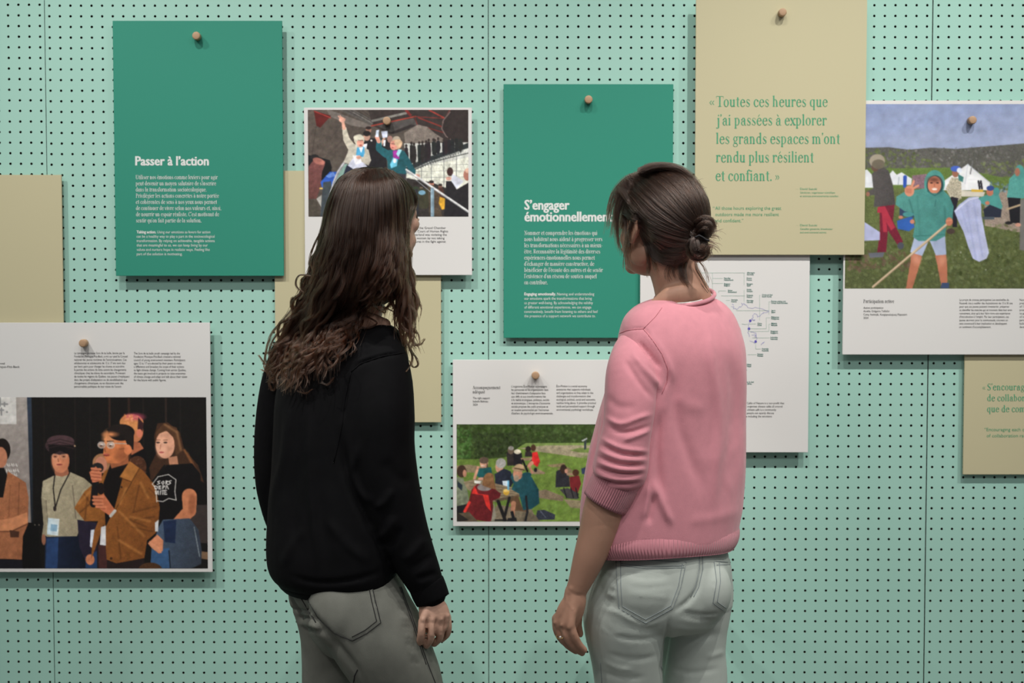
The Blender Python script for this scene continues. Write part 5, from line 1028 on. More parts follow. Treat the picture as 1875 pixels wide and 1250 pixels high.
V = folds(V, Q, [(Zj([(250, 370), (400, 600), (600, 830), (800, 1080), (890, 1232)]), -8, 6), (Zj([(220, 585), (340, 600), (440, 640)]), -6, 3), (Zj([(230, 640), (360, 660), (470, 720)]), 4, 4), (Zj([(150, 500), (280, 520), (370, 560)]), -5, 3), (Zj([(300, 700), (420, 720), (520, 760)]), -3, 4),
                   (Zj([(1270, 300), (1340, 560), (1450, 850), (1520, 1050), (1580, 1200)]), -1.5, 2.5)]+[(Zj([(1180+i*18, 330+i*85), (1280+i*22, 345+i*88)]), 2.0 if i % 2 else -2.0, 2.2) for i in range(9)]+[(Zj([(950+i*9, 300+i*60), (1010+i*6, 310+i*58)]), 1.2, 1.6) for i in range(6)])
jt = bvh_of(V, Q); jeans1 = own(mesh_np('jeans', V, Q, M_den1, None, True), girl, gi)
M_th1 = mat('dark_thread', (.035, .035, .035), .8)
pts = [Zj([(960, 235), (1000, 420), (1055, 640), (920, 745), (780, 815), (600, 745), (440, 590), (330, 400)]), Zj([(930, 240), (965, 420), (1015, 625), (900, 715), (775, 780)]), Zj([(1255, 290), (1300, 420), (1370, 600), (1450, 850), (1520, 1050), (1590, 1230)]), Zj([(1240, 290), (1285, 420), (1352, 600), (1432, 850), (1500, 1050)])]
for p in pts: own(mesh_from('stitching', *seam(jt, p, .0009, .0004), M_th1, None, True), girl, gi)
for p in (Zj([(245, 350), (300, 440), (420, 640)]), Zj([(85, 325), (118, 440)]), Zj([(830, 1100), (800, 1160), (790, 1225)])): own(mesh_from('side_seam', *seam(jt, p, .0012, .0004), M_th1, None, True), girl, gi)
# shoes (below the picture, the figure stands on the floor)
M_shoe = mat('shoe_canvas', (.05, .05, .055), .7); M_sole = mat('shoe_sole', (.6, .58, .54), .6)
def shoe(px, y, yaw, root, inv, col):
    c = W(px, 1700, y); M = Matrix.Translation((c.x, y, 0)) @ Matrix.Rotation(math.radians(yaw), 4, 'Z')
    P = [ellip((0, .075, .045), (.042, .10, .034), M), ellip((0, -.005, .060), (.036, .052, .048), M), limb3([M @ Vector((0, -.01, .06)), M @ Vector((0, -.012, .115))], [.037, .036])]
    V, Q = fuse(P, .005, 4); V[:, 2] = np.maximum(V[:, 2], .018); s_ = own(mesh_np('shoe', V, Q, col, None, True), root, inv)
    o_ = [Vector((math.cos(a)*(.043 if math.sin(a) > 0 else .038), .035+math.sin(a)*.145, 0)) for a in np.linspace(0, 2*math.pi, 28, endpoint=False)]
    V = [M @ v for v in o_]+[M @ (v+Vector((0, 0, .022))) for v in o_]; n = 28
    Fc = [tuple(range(n))[::-1], tuple(range(n, 2*n))]+[(i, (i+1) % n, n+(i+1) % n, n+i) for i in range(n)]
    so = mesh_from('sole', V, Fc, M_sole); so.parent = s_
shoe(772, -.62, -25, girl, gi, M_shoe); shoe(598, -.50, -35, girl, gi, M_shoe)
# hair: cap, locks, strands
cap = hg.cap(.002)
gb = rows_loft([(314, 655, 705, .05), (326, 640, 728, .080), (346, 622, 744, .100), (375, 612, 748, .108), (410, 604, 740, .110), (450, 595, 742, .108), (495, 585, 742, .098), (535, 575, 738, .082), (560, 570, 700, .06)], -.635, -.10)
V, Q = fuse([cap, gb], .004, 5)
# keep the face clear
Mi = np.array(hg.M.inverted()); L = V @ Mi[:3, :3].T+Mi[:3, 3]
face = np.clip((L[:, 1]-.040)/.02, 0, 1)*np.clip((.052-L[:, 2])/.02, 0, 1); L[:, 1] -= face*.060
Mf = np.array(hg.M); V = L @ Mf[:3, :3].T+Mf[:3, 3]
hair_tree = bvh_of(V, Q); HV, HQ = V, Q
G_ = [[(648, 321), (624, 330), (602, 376), (588, 440), (562, 515), (528, 590), (500, 650), (492, 695)],
      [(655, 317), (632, 328), (611, 378), (600, 445), (578, 520), (545, 600), (516, 660), (506, 708)],
      [(662, 314), (642, 326), (622, 378), (612, 450), (594, 530), (562, 610), (532, 672), (522, 716)],
      [(669, 311), (654, 328), (640, 390), (632, 465), (615, 545), (588, 615), (560, 672), (552, 716)],
      [(676, 309), (668, 332), (658, 400), (652, 475), (638, 552), (612, 610), (592, 655), (588, 694)],
      [(683, 308), (683, 335), (678, 405), (672, 480), (660, 548), (640, 595), (622, 635), (612, 672)],
      [(690, 308), (697, 337), (698, 405), (694, 480), (684, 525), (672, 548), (660, 566), (648, 590)],
      [(697, 309), (711, 340), (715, 405), (713, 475), (708, 520), (700, 542), (690, 558), (684, 568)],
      [(704, 311), (724, 343), (732, 400), (731, 475), (732, 535), (736, 575), (740, 612), (750, 640)],
      [(711, 314), (737, 344), (741, 400), (739, 470), (745, 535), (752, 575), (744, 612), (756, 648)],
      [(719, 318), (748, 342), (760, 370), (744, 404), (740, 455), (749, 515), (760, 560), (752, 600)]]
NP = 44
G_ = np.array([resample(g, NP) for g in G_])
def guide(u):
    k = min(int(u), len(G_)-2); t = u-k; return G_[k]*(1-t)+G_[k+1]*t
allV, allQ = join([([tuple(v) for v in HV], [tuple(q) for q in HQ])])
big = BVHTree.FromPolygons(allV, allQ)
def ydepth(P, default):
    out = []
    for a, b in P:
        best = None
        for t_ in (hair_tree, sweat_tree, body1_tree):
            h, _ = hit(t_, a, b)
            if h is not None and (best is None or h.y < best): best = h.y
        out.append(np.nan if best is None else best)
    out = np.array(out); ok = ~np.isnan(out)
    if ok.sum() < 2: return np.full(len(P), default)
    return np.interp(np.arange(len(P)), np.where(ok)[0], out[ok])
s = np.linspace(0, 1, NP)
S1 = []; cores = []; NL = 250
for li in range(NL):
    u = (li+rng.uniform(.1, .9))/NL*(len(G_)-1); P = guide(u).copy()
    end = rng.uniform(.80, 1.04) if u < 6 or u > 7.6 else rng.uniform(.84, .98)
    if end < 1: P = np.stack([np.interp(s*end, s, P[:, 0]), np.interp(s*end, s, P[:, 1])], 1)
    else: P = P+(np.clip(s-.8, 0, 1)/.2)[:, None]*(P[-1]-P[-4])*.6*(end-.8)
    tn = np.gradient(P, axis=0); tn /= np.hypot(*tn.T)[:, None]+1e-9; nr = np.stack([-tn[:, 1], tn[:, 0]], 1)
    P = P+nr*rng.normal(0, 1.0)*(2+7*np.clip(s-.35, 0, 1))[:, None]
    hk = rng.uniform(-1, 1)*np.clip((s-.84)/.16, 0, 1); P = P+np.stack([9*np.sin(hk*2.6), -7*(1-np.cos(hk*2.6))], 1)
    y = smooth1(ydepth(P, -.64), 2)
    ph = 2.2*math.sin(u*1.9)+rng.uniform(0, 3.0); Lp = np.r_[0, np.cumsum(np.hypot(*np.diff(P, axis=0).T))]; lam = rng.uniform(46, 92)
    A_ = np.clip((P[:, 1]-405)/230, 0, 1)**.9*rng.uniform(3.5, 11)
    w = 2*math.pi*Lp/lam+ph+1.2*np.sin(Lp/37+u)
    P = P+nr*(A_*np.sin(w))[:, None]+tn*(A_*.35*np.cos(2*w))[:, None]
    lift = .002+rng.uniform(0, .010)*np.clip(s/.3, 0, 1)+rng.uniform(0, .022)*np.clip((s-.45)/.3, 0, 1)
    lift = lift+.007*np.clip(1-s/.14, 0, 1); y = y-lift-A_*mpp(-.7)*.8*(1+np.cos(w))
    Rl = (2.2+2.2*np.sin(np.clip(s*1.3, 0, 1)*math.pi*.75))*(.85+.3*rng.random()); Rl = Rl*(1-.93*np.clip((s-.55)/.45, 0, 1)**1.6)
    cen = W_arr(P[:, 0], P[:, 1], y+.004)
    cores.append(limb3(cen[3:-4], (Rl[3:-4]*.40*mpp(-.7)), None, 6, True))
    for k in range(52):
        a = rng.uniform(0, 6.28); q = math.sqrt(rng.random())*(1.0 if k < 44 else 1.9); ex = rng.normal(0, .5, 2)
        sp = np.sin(w*.5+ex[0])*ex[1]*1.3*np.clip(s-.3, 0, 1)
        Pk = P+nr*(math.cos(a)*q*Rl+sp)[:, None]+tn*(rng.normal(0, 2)*s)[:, None]
        yk = y+math.sin(a)*q*Rl*mpp(-.7)
        e_ = s*(1-.30*rng.random()**1.5); S1.append(W_arr(np.interp(e_, s, Pk[:, 0]), np.interp(e_, s, Pk[:, 1]), np.interp(e_, s, yk)))
# loose single locks that break the outline
LOOSE = [[(568, 505), (548, 504), (541, 516), (545, 528), (556, 536), (548, 548)], [(540, 560), (518, 585), (498, 610), (488, 640), (484, 668), (487, 680), (478, 676)], [(605, 430), (590, 452), (576, 480), (572, 505), (566, 520)], [(600, 400), (584, 430), (568, 470), (574, 500)], [(520, 600), (500, 622), (492, 650), (500, 662), (488, 668), (474, 650)],
         [(505, 690), (492, 680), (498, 700), (510, 694), (500, 715), (492, 700)], [(745, 480), (752, 500), (758, 515), (756, 530), (746, 540), (740, 552)], [(742, 478), (757, 498), (759, 520), (750, 538)], [(752, 560), (760, 590), (757, 620), (752, 640)], [(750, 640), (762, 655), (765, 668), (756, 672), (750, 660)], [(757, 632), (770, 630), (778, 620)], [(735, 620), (752, 640), (754, 662), (744, 680)],
         [(640, 650), (650, 640), (648, 628)], [(588, 700), (600, 704), (612, 690)], [(545, 716), (560, 720), (572, 712)], [(590, 660), (610, 665), (632, 655), (628, 640)], [(620, 600), (640, 596), (660, 604), (650, 620), (630, 630)], [(700, 560), (720, 570), (738, 574), (752, 570)], [(676, 545), (690, 565), (706, 572), (700, 556)], [(640, 560), (665, 575), (690, 590), (672, 600), (648, 592)]]
for g in LOOSE:
    P = resample(g, NP); y = smooth1(ydepth(P, -.66), 2)-.010
    for k in range(16): off = rng.normal(0, .9, 2); wv = rng.normal(0, 1.2); S1.append(W_arr(P[:, 0]+off[0]*(1-.4*s)+wv*np.sin(s*7+k), P[:, 1]+off[1]*(1-.4*s), y+rng.normal(0, .002)))
for k in range(260):                                # flyaway single hairs
    u = rng.uniform(0, len(G_)-1); P = guide(u).copy(); e = rng.normal(0, 9) if k % 3 else rng.normal(0, 16)
    if u > 9: e = abs(e)*.4
    P[:, 0] += e*np.clip(s-.15, 0, 1)**.8+rng.normal(0, 5)*np.sin(s*rng.uniform(5, 14)+k)*s; P[:, 1] += rng.normal(0, 6)*s-rng.uniform(0, 3)*np.sin(s*3)
    y = smooth1(ydepth(P, -.66), 3)-.008-.012*s; S1.append(W_arr(P[:, 0], P[:, 1], y))
hairG = own(mesh_from('hair', *join([(list(map(Vector, HV)), [tuple(map(int, q)) for q in HQ])]+cores), M_core1, None, True), girl, gi)
strands_obj('strands', np.array(S1), .00034*(1-.55*s**3)+.00002, M_hair1, hairG)
# ================================================================ visitor 2: dark hair in a bun, pink cardigan, pale jeans
wom = empty('person', (W(1215, 1700, -.60).x, -.60, 0))
tag(wom, 'person with dark hair in a low bun, pink cardigan and pale jeans', 'person', 'visitors looking at the wall')
bpy.context.view_layer.update(); wi = wom.matrix_world.inverted()
Zw = lambda P: z((1040, 520), 2.5, P)
Zp = lambda P: z((1000, 960), 4.31, P)
SH = .34
tor = rows_loft([(541, 1215, 1296, .030), (549, 1185, 1318, .058), (560, 1160, 1334, .078), (580, 1140, 1350, .096), (610, 1130, 1362, .112), (645, 1124, 1370, .122), (700, 1109, 1370, .126), (760, 1091, 1369, .126), (820, 1076, 1370, .128), (880, 1065, 1370, .131), (930, 1059, 1367, .133), (962, 1060, 1361, .134), (985, 1064, 1357, .133)], -.60, SH)
armL = limb([(1163, 622, -.645, 26), (1160, 645, -.676, 39), (1158, 682, -.706, 48.5), (1154, 730, -.725, 48), (1151, 770, -.735, 46), (1146, 800, -.74, 46), (1141, 825, -.74, 49), (1137, 850, -.74, 51), (1133, 868, -.74, 50, .95), (1130, 878, -.738, 44, .9)], 36)
armR = limb([(1334, 610, -.50, 24), (1338, 680, -.48, 26), (1334, 760, -.45, 27), (1322, 840, -.41, 27), (1305, 900, -.37, 24)], 18)
SV, SQ = fuse([armL], .0028, 4); V, Q = fuse([tor, armR], .0040, 5)
# neck opening
Cn = W(1254, 543, -.603); ca, cb = .058, .068
def ring_pts(n=64, grow=1.0, dz=0.0):
    out = []
    for k in range(n):
        a = 2*math.pi*k/n; x, y_ = ca*grow*math.cos(a), cb*grow*math.sin(a)
        out.append(np.array((Cn.x+x, Cn.y+y_+SH*.4*x, Cn.z+.22*y_+.12*x+dz)))
    return out
dx = V[:, 0]-Cn.x; dy = V[:, 1]-Cn.y-SH*.4*dx; e = np.sqrt((dx/ca)**2+(dy/cb)**2); zr = Cn.z+.22*dy+.12*dx
mk = (e < 1.02) & (V[:, 2] > Cn.z-.07); V[mk, 2] = np.minimum(V[mk, 2], (zr-.002-.030*np.clip((1.0-e)/.4, 0, 1))[mk])
FW = []
arcs = [([(140, 700), (250, 752), (385, 765)], 4.5, 4), ([(135, 728), (250, 778), (380, 786)], -4.5, 3), ([(125, 752), (240, 800), (378, 806)], 4.5, 4), ([(118, 782), (240, 826), (372, 828)], -4.5, 3), ([(115, 806), (235, 846), (370, 848)], 4.5, 4), ([(112, 834), (230, 868), (362, 868)], -4.5, 3), ([(108, 858), (222, 892), (356, 888)], 4.5, 4), ([(105, 880), (215, 912), (345, 908)], -4, 3), ([(104, 895), (210, 928), (330, 928)], 3.5, 4)]
FW += [(Zw(a), b*.95 if b > 0 else b*1.1, c_ if b > 0 else 2.5) for a, b, c_ in arcs]
FW += [(Zw([(205, 240), (270, 212), (345, 205), (390, 260), (430, 320), (458, 390), (455, 440), (430, 500), (402, 575)]), -2.6, 2.4), (Zw([(345, 205), (420, 300), (470, 400), (478, 470)]), 4.5, 7), (Zw([(285, 300), (340, 380), (400, 450), (440, 500)]), 6, 6), (Zw([(310, 250), (370, 320), (430, 400)]), -5, 4.5), (Zw([(250, 330), (320, 440), (400, 540)]), -4, 6), (Zw([(445, 560), (420, 640), (410, 760), (420, 900), (440, 1000)]), -7, 9),
       (Zw([(160, 600), (240, 640), (330, 610), (400, 590)]), 4.5, 5), (Zw([(165, 640), (250, 680), (350, 660), (390, 630)]), -4, 5), (Zw([(240, 720), (320, 690), (385, 660)]), 4, 5), (Zw([(170, 500), (230, 560), (330, 560)]), -2, 8),
       (Zw([(640, 120), (655, 350), (690, 600), (675, 850), (665, 1060)]), 4.6, 10), (Zw([(520, 330), (490, 450), (500, 620), (560, 800), (640, 1000)]), -4.4, 11), (Zw([(720, 250), (760, 500), (740, 800), (700, 1050)]), -4, 10), (Zw([(790, 250), (800, 500), (795, 800), (790, 1000)]), 4.5, 8),
       (Zw([(385, 880), (420, 980), (470, 1090), (490, 1115)]), 6, 7), (Zw([(400, 950), (380, 1040), (370, 1110)]), -5, 6), (Zw([(370, 900), (360, 1000), (340, 1090)]), 4, 7), (Zw([(520, 1090), (640, 1075), (740, 1050), (805, 1010)]), 1.6, 10), (Zw([(560, 760), (660, 800), (800, 640)]), 1.2, 16), (Zw([(480, 500), (560, 560), (640, 560)]), 1.6, 12),
       (Zw([(740, 980), (730, 850), (780, 700)]), 2, 8), (Zw([(190, 260), (165, 380), (160, 480), (165, 600)]), -2.5, 5), (Zw([(110, 620), (100, 760), (75, 900), (62, 1050)]), 3, 5), (Zw([(140, 560), (125, 700), (100, 900)]), -4, 5)]
V = folds(V, Q, FW); SV = folds(SV, SQ, FW)
card_tree = bvh_of(np.vstack([V, SV]), np.vstack([Q, SQ+len(V)]))
# knit materials: fine heather and, for the welts, vertical ribs
M_pink = mat('pink_knit', (.70, .285, .335), .8, .2, bump=(650, .35, .0009), sheen=.25, noise=(60, .10))
M_rib = mat('pink_rib', (.68, .275, .325), .8, .2, sheen=.2)
nt = M_rib.node_tree; uv = nt.nodes.new('ShaderNodeAttribute'); uv.attribute_name = 'rib'; ma = nt.nodes.new('ShaderNodeMath'); ma.operation = 'SINE'; nt.links.new(uv.outputs['Fac'], ma.inputs[0])
bp = nt.nodes.new('ShaderNodeBump'); bp.inputs['Strength'].default_value = 1.0; bp.inputs['Distance'].default_value = .0011; nt.links.new(ma.outputs[0], bp.inputs['Height']); nt.links.new(bp.outputs['Normal'], nt.nodes['Principled BSDF'].inputs['Normal'])
card = own(mesh_np('cardigan', V, Q, M_pink, None, True), wom, wi)
own(mesh_np('sleeve', SV, SQ, M_pink, None, True), wom, wi)
def ribbed(name, VF, n, ribs, m=M_rib):
    """a ring loft whose rings have n points; stores the rib phase"""
    o = own(mesh_from(name, *VF, m, None, True), wom, wi); at = o.data.attributes.new('rib', 'FLOAT', 'POINT')
    at.data.foreach_set('value', np.array([(i % n)/n*ribs*2*math.pi if (i % n)/n <= .5 else (1-(i % n)/n)*ribs*2*math.pi for i in range(len(o.data.vertices))], np.float32)); return o
hem = rows_loft([(962, 1064, 1356, .129), (972, 1060, 1360, .135), (982, 1060, 1360, .137), (992, 1065, 1357, .135), (1000, 1070, 1352, .130)], -.60, SH, 240, .85, 3)
hv = hem[0]
for i, v in enumerate(hv):                          # the welt waves slightly around the hips
    a = (i % 240)/240*2*math.pi; v.y += .004*math.sin(5*a+1); v.z += .003*math.sin(3*a+.5)
ribbed('hem_rib', (hv, hem[1]), 240, 170)
cuff = limb([(1129, 878, -.735, 45, .96), (1119, 900, -.734, 45, .98), (1108, 921, -.732, 43.5, .98)], 96, 4, False); ribbed('cuff_rib', cuff, 96, 62)
col = limb3(ring_pts(64)+ring_pts(64)[:2], [.0042]*66, None, 10, False); own(mesh_from('collar_rib', *col, M_pink, None, True), wom, wi)
own(mesh_from('shoulder_seam', *join([seam(card_tree, Zw([(205, 240), (270, 212), (345, 205)]), .0006), seam(card_tree, Zw([(345, 205), (400, 150), (430, 108)]), .0005), seam(card_tree, Zw([(345, 205), (390, 260), (430, 320), (458, 390), (455, 440), (430, 500)]), .0006)]), mat('pink_seam', (.60, .21, .25), .8), None, True), wom, wi)
M_und = mat('white_vest', (.75, .73, .70), .8); P = ring_pts(64, .95, .0035); own(mesh_from('undershirt', *limb3(P[34:54], [.0018]*20, None, 8, True), M_und, None, True), wom, wi)
# body
hw = Head(1207, 416, -.598, 38, 7, .91)
Zh = lambda P: z((1000, 1050), 7.81, P)
Fg = [((1046, 1147, -.742, 8.4), (1051, 1162, -.742, 8.0), (1059, 1178, -.736, 7.4), (1070, 1190, -.728, 6.4)),
      ((1034, 1146, -.732, 8.6), (1038, 1164, -.734, 8.2), (1049, 1182, -.728, 7.6), (1066, 1195, -.718, 6.6)),
      ((1024, 1141, -.716, 8.6), (1027, 1160, -.718, 8.2), (1038, 1179, -.712, 7.4), (1055, 1192, -.702, 6.4)),
      ((1018, 1136, -.700, 8.2), (1020, 1154, -.700, 7.8), (1029, 1171, -.694, 7.0), (1044, 1184, -.686, 6.2))]
fing = [limb(p, 14, 4) for p in Fg]
meta = [limb([(1050, 1098, -.735, 9), (x, y_, d, 8.6)], 12) for x, y_, d in ((1045, 1144, -.744), (1033, 1142, -.735), (1023, 1137, -.72), (1018, 1132, -.703))]
palm = limb([(1053, 1085, -.725, 20, .85), (1052, 1100, -.725, 22, .8), (1044, 1120, -.722, 25, .65), (1036, 1138, -.720, 24, .55)], 24)
thumb = limb([(1058, 1110, -.705, 10), (1058, 1128, -.690, 9), (1058, 1146, -.684, 8.2), (1062, 1160, -.682, 7)], 14)
fore = limb([(1112, 905, -.73, 37, .95), (1104, 940, -.73, 38, .95), (1093, 980, -.73, 34.5, .95), (1079, 1020, -.73, 30, .92), (1066, 1055, -.728, 24, .9), (1056, 1080, -.726, 19.8, .88), (1053, 1092, -.725, 19.5, .86)], 24)
uparm = limb([(1162, 650, -.66, 20), (1155, 740, -.715, 27), (1138, 850, -.73, 32), (1112, 905, -.73, 34)], 16)
core = [rows_loft([(540, 1208, 1298, .050), (552, 1196, 1303, .060), (570, 1174, 1318, .066), (600, 1160, 1345, .075), (700, 1150, 1340, .08), (860, 1130, 1330, .08), (1000, 1110, 1320, .09), (1100, 1110, 1320, .07)], -.60, SH), limb([(1254, 575, -.602, 56, .85), (1251, 548, -.604, 52, .9), (1242, 520, -.603, 46), (1232, 490, -.600, 44), (1222, 450, -.600, 46)], 28),
        limb([(1334, 620, -.50, 18), (1334, 760, -.45, 20), (1305, 900, -.37, 18), (1290, 960, -.25, 17), (1270, 975, -.20, 17)], 14),
        limb([(1150, 1090, -.64, 50), (1150, 1250, -.64, 46), (1152, 1400, -.63, 38), (1150, 1700, -.62, 25), (1150, 1780, -.62, 22)], 16), limb([(1275, 1090, -.56, 50), (1275, 1250, -.56, 44), (1275, 1400, -.55, 36), (1274, 1700, -.54, 24), (1274, 1765, -.54, 21)], 16)]
handR = [limb([(1272, 975, -.21, 17), (1262, 985, -.18, 20, .7), (1255, 990, -.15, 19, .6)], 14)]+[limb([(1250+k*8, 985+k*4, -.15, 8), (1244+k*8, 992+k*4, -.12, 7.5), (1240+k*8, 1006+k*3, -.11, 7)], 10) for k in range(4)]+[limb([(1262, 975, -.17, 9), (1248, 970, -.14, 8)], 10)]
# shoulders under the skin at the neckline: the trapezius rises to the neck
trap = limb([(1202, 558, -.645, 13), (1226, 546, -.645, 21), (1252, 541, -.640, 26), (1278, 540, -.615, 21), (1294, 550, -.595, 12)], 18)
V, Q = fuse(hw.parts()+fing+meta+[thumb, palm, fore, uparm, trap]+handR+core, .0030, 3)
V = folds(V, Q, [(Zh([(250, 250), (290, 380), (220, 560), (150, 650)]), .9, 2.0), (Zh([(300, 400), (400, 540)]), .6, 2), (Zh([(300, 220), (420, 300), (560, 300)]), -1.0, 2.5), (Zh([(360, 170), (330, 300)]), 1.6, 4), (Zh([(100, 680), (140, 720)]), 1.5, 3), (Zh([(190, 730), (230, 750)]), 1.5, 3), (Zh([(280, 770), (350, 790)]), 1.5, 3.4), (Zh([(160, 760), (190, 850)]), -.8, 1.5), (Zh([(245, 780), (300, 900)]), -.8, 1.5), (Zh([(320, 840), (350, 960), (430, 1060)]), -.9, 1.5),
                   (Zh([(440, 940), (520, 900)]), .5, 2), (Zh([(400, 600), (480, 420)]), .7, 3), ([(1190, 500), (1205, 540)], -1.5, 6), ([(1262, 490), (1262, 540)], 1.2, 6), ([(1212, 495), (1222, 540)], 1.4, 6)])
body2_tree = bvh_of(V, Q)
body2 = own(mesh_np('body', V, Q, M_skin, None, True), wom, wi)
before = set(bpy.data.objects); hw.features(None, mat('brow_dark', (.025, .016, .012), .6))
for o in [o for o in bpy.data.objects if o not in before and o.parent is None]: own(o, wom, wi)
# ring on the finger, small gold band with a stone
M_gold = mat('gold', (.75, .52, .22), .3, .5, metal=1)
c = np.array(W(1027.5, 1163, -.725)); d = np.array(W(1030, 1170, -.722))-c; d /= np.linalg.norm(d)
a = np.cross(d, [0, 1, 0]); a /= np.linalg.norm(a); b = np.cross(d, a)
C = [c+(a*math.cos(t)+b*math.sin(t))*.0094 for t in np.linspace(0, 2*math.pi*1.06, 30)]
rg = own(mesh_from('finger_ring', *limb3(C, [.0009]*30, None, 6, False), M_gold, None, True), wom, wi); tag(rg, 'thin gold ring with a small stone')
mesh_from('stone', *ellip(tuple(np.array(W(1026, 1166, -.737))), (.0022, .0018, .0022)), M_eye, None, True).parent = rg
# nape tattoo: five fine lines and a small leaf
M_tat = mat('tattoo_ink', (.03, .035, .04), .6)
tl = [seam(body2_tree, [(1283+k*4.2, 519-k*2.6), (1289+k*3.6, 527-k*1.6), (1296+k*2.6, 536-k*1.2)], .00045, .0001) for k in range(5)]
own(mesh_from('tattoo', *join(tl), M_tat, None, True), wom, wi)
# jeans
M_den2 = mat('pale_denim', (.50, .55, .505), .7, .25, bump=(700, .3, .0006), noise=(11, .16))
pel = rows_loft([(992, 1112, 1330, .108), (1015, 1108, 1337, .116), (1045, 1094, 1342, .126), (1080, 1078, 1342, .132), (1108, 1072, 1338, .128), (1130, 1080, 1330, .112), (1150, 1100, 1320, .08)], -.60, SH)
legL = limb([(1152, 1040, -.645, 66), (1148, 1085, -.655, 76), (1144, 1120, -.66, 78), (1145, 1155, -.655, 75.5), (1148, 1190, -.65, 70), (1150, 1225, -.645, 65.5), (1151, 1255, -.64, 63), (1153, 1330, -.64, 56), (1153, 1400, -.635, 50), (1152, 1530, -.63, 49), (1150, 1650, -.62, 40), (1150, 1735, -.62, 36), (1150, 1765, -.62, 36)], 28)
legR = limb([(1280, 1040, -.57, 58), (1284, 1085, -.575, 58), (1282, 1120, -.575, 56), (1272, 1155, -.57, 60), (1269, 1190, -.565, 60), (1270, 1225, -.56, 61.5), (1271, 1255, -.56, 61), (1275, 1330, -.56, 53), (1275, 1400, -.555, 48), (1275, 1530, -.55, 47), (1274, 1650, -.545, 39), (1274, 1748, -.54, 35)], 28)
gl = [ellip(W(1168, 1078, -.690), (.076, .062, .072)), ellip(W(1284, 1080, -.640), (.058, .058, .068))]
V, Q = fuse([pel, legL, legR]+gl, .0045, 5)
pk = [Zp([(550, 270), (1105, 298), (1060, 500), (1000, 660), (785, 778), (575, 660)]), Zp([(1325, 285), (1480, 270), (1480, 640), (1415, 690), (1318, 620)])]
X, Y = PXA(V); N = normals(V, Q)
for p in pk: V += N*(.0015*(inside(X, Y, p) & (N[:, 1] < 0)))[:, None]
V = folds(V, Q, [(Zp([(1225, 220), (1230, 350), (1200, 500), (1120, 610), (1030, 670), (975, 705)]), -5, 5), (Zp([(975, 705), (960, 850), (930, 1050), (915, 1150), (925, 1250)]), -6, 4), (Zp([(400, 640), (480, 670), (580, 700), (680, 760), (790, 790), (960, 740)]), 2.6, 5), (Zp([(350, 770), (470, 830), (600, 890), (780, 905), (960, 860)]), -2.6, 4), (Zp([(400, 790), (500, 850), (600, 880)]), 2.4, 4), (Zp([(450, 1000), (600, 1050), (760, 1060), (920, 1020)]), -2, 5), (Zp([(430, 1060), (560, 1130), (700, 1150)]), 2, 5), (Zp([(400, 1150), (600, 1210), (800, 1200)]), -1.8, 5),
                   (Zp([(1040, 670), (1150, 705), (1280, 715), (1410, 700)]), -3.5, 4), (Zp([(1020, 700), (1180, 745), (1400, 760)]), -2.6, 4), (Zp([(990, 860), (1150, 905), (1400, 850)]), -2.4, 5), (Zp([(970, 800), (1150, 830), (1400, 800)]), 2, 5), (Zp([(950, 1120), (1150, 1170), (1400, 1130)]), -1.8, 5), (Zp([(1250, 1050), (1420, 1000)]), 2, 5),
                   (Zp([(440, 370), (520, 420), (560, 430)]), -2, 4), (Zp([(470, 540), (560, 570)]), 3, 4), (Zp([(500, 480), (560, 500)]), 2, 3), (Zp([(600, 350), (800, 372), (1060, 345)]), 1.5, 3), (Zp([(600, 480), (800, 500), (1040, 470)]), -1.2, 3), (Zp([(600, 540), (800, 560), (1040, 590)]), 1.0, 4), (Zp([(520, 250), (620, 290)]), -1.2, 4), (Zp([(640, 410), (850, 425), (1000, 400)]), -1, 3)])
jt = bvh_of(V, Q); own(mesh_np('jeans', V, Q, M_den2, None, True), wom, wi)
M_th2 = mat('blue_grey_thread', (.27, .31, .32), .8)
def inset(P, k): c = np.mean(P, 0); return [tuple(c+(np.array(p)-c)*k) for p in P]
pts = [pk[0]+[pk[0][0]], Zp([(588, 285), (590, 480), (600, 645), (785, 750), (985, 640), (1045, 480), (1075, 310)]), Zp([(590, 325), (800, 350), (1090, 340)]), Zp([(590, 310), (800, 335), (1090, 325)]), Zp([(1480, 300), (1325, 290), (1345, 450), (1318, 620), (1415, 690)]), Zp([(1365, 300), (1375, 450), (1350, 610), (1420, 660)]), Zp([(1345, 320), (1470, 312)]),
       Zp([(1210, 210), (1208, 350), (1180, 480), (1140, 570)]), Zp([(1232, 210), (1236, 350), (1205, 490), (1165, 570)]), Zp([(1290, 190), (1380, 165), (1445, 140)]), Zp([(1230, 215), (1380, 178), (1450, 150)]), Zp([(430, 1090), (435, 1180), (440, 1250)]), Zp([(905, 1120), (925, 1180), (940, 1250)])]
for p in pts:
    v_, f_ = seam(jt, p, .00075, .0003)
    if v_: own(mesh_from('stitching', v_, f_, M_th2, None, True), wom, wi)
shoe(1150, -.62, 25, wom, wi, mat('shoe_leather', (.12, .07, .04), .5)); shoe(1274, -.54, 35, wom, wi, bpy.data.materials['shoe_leather'])
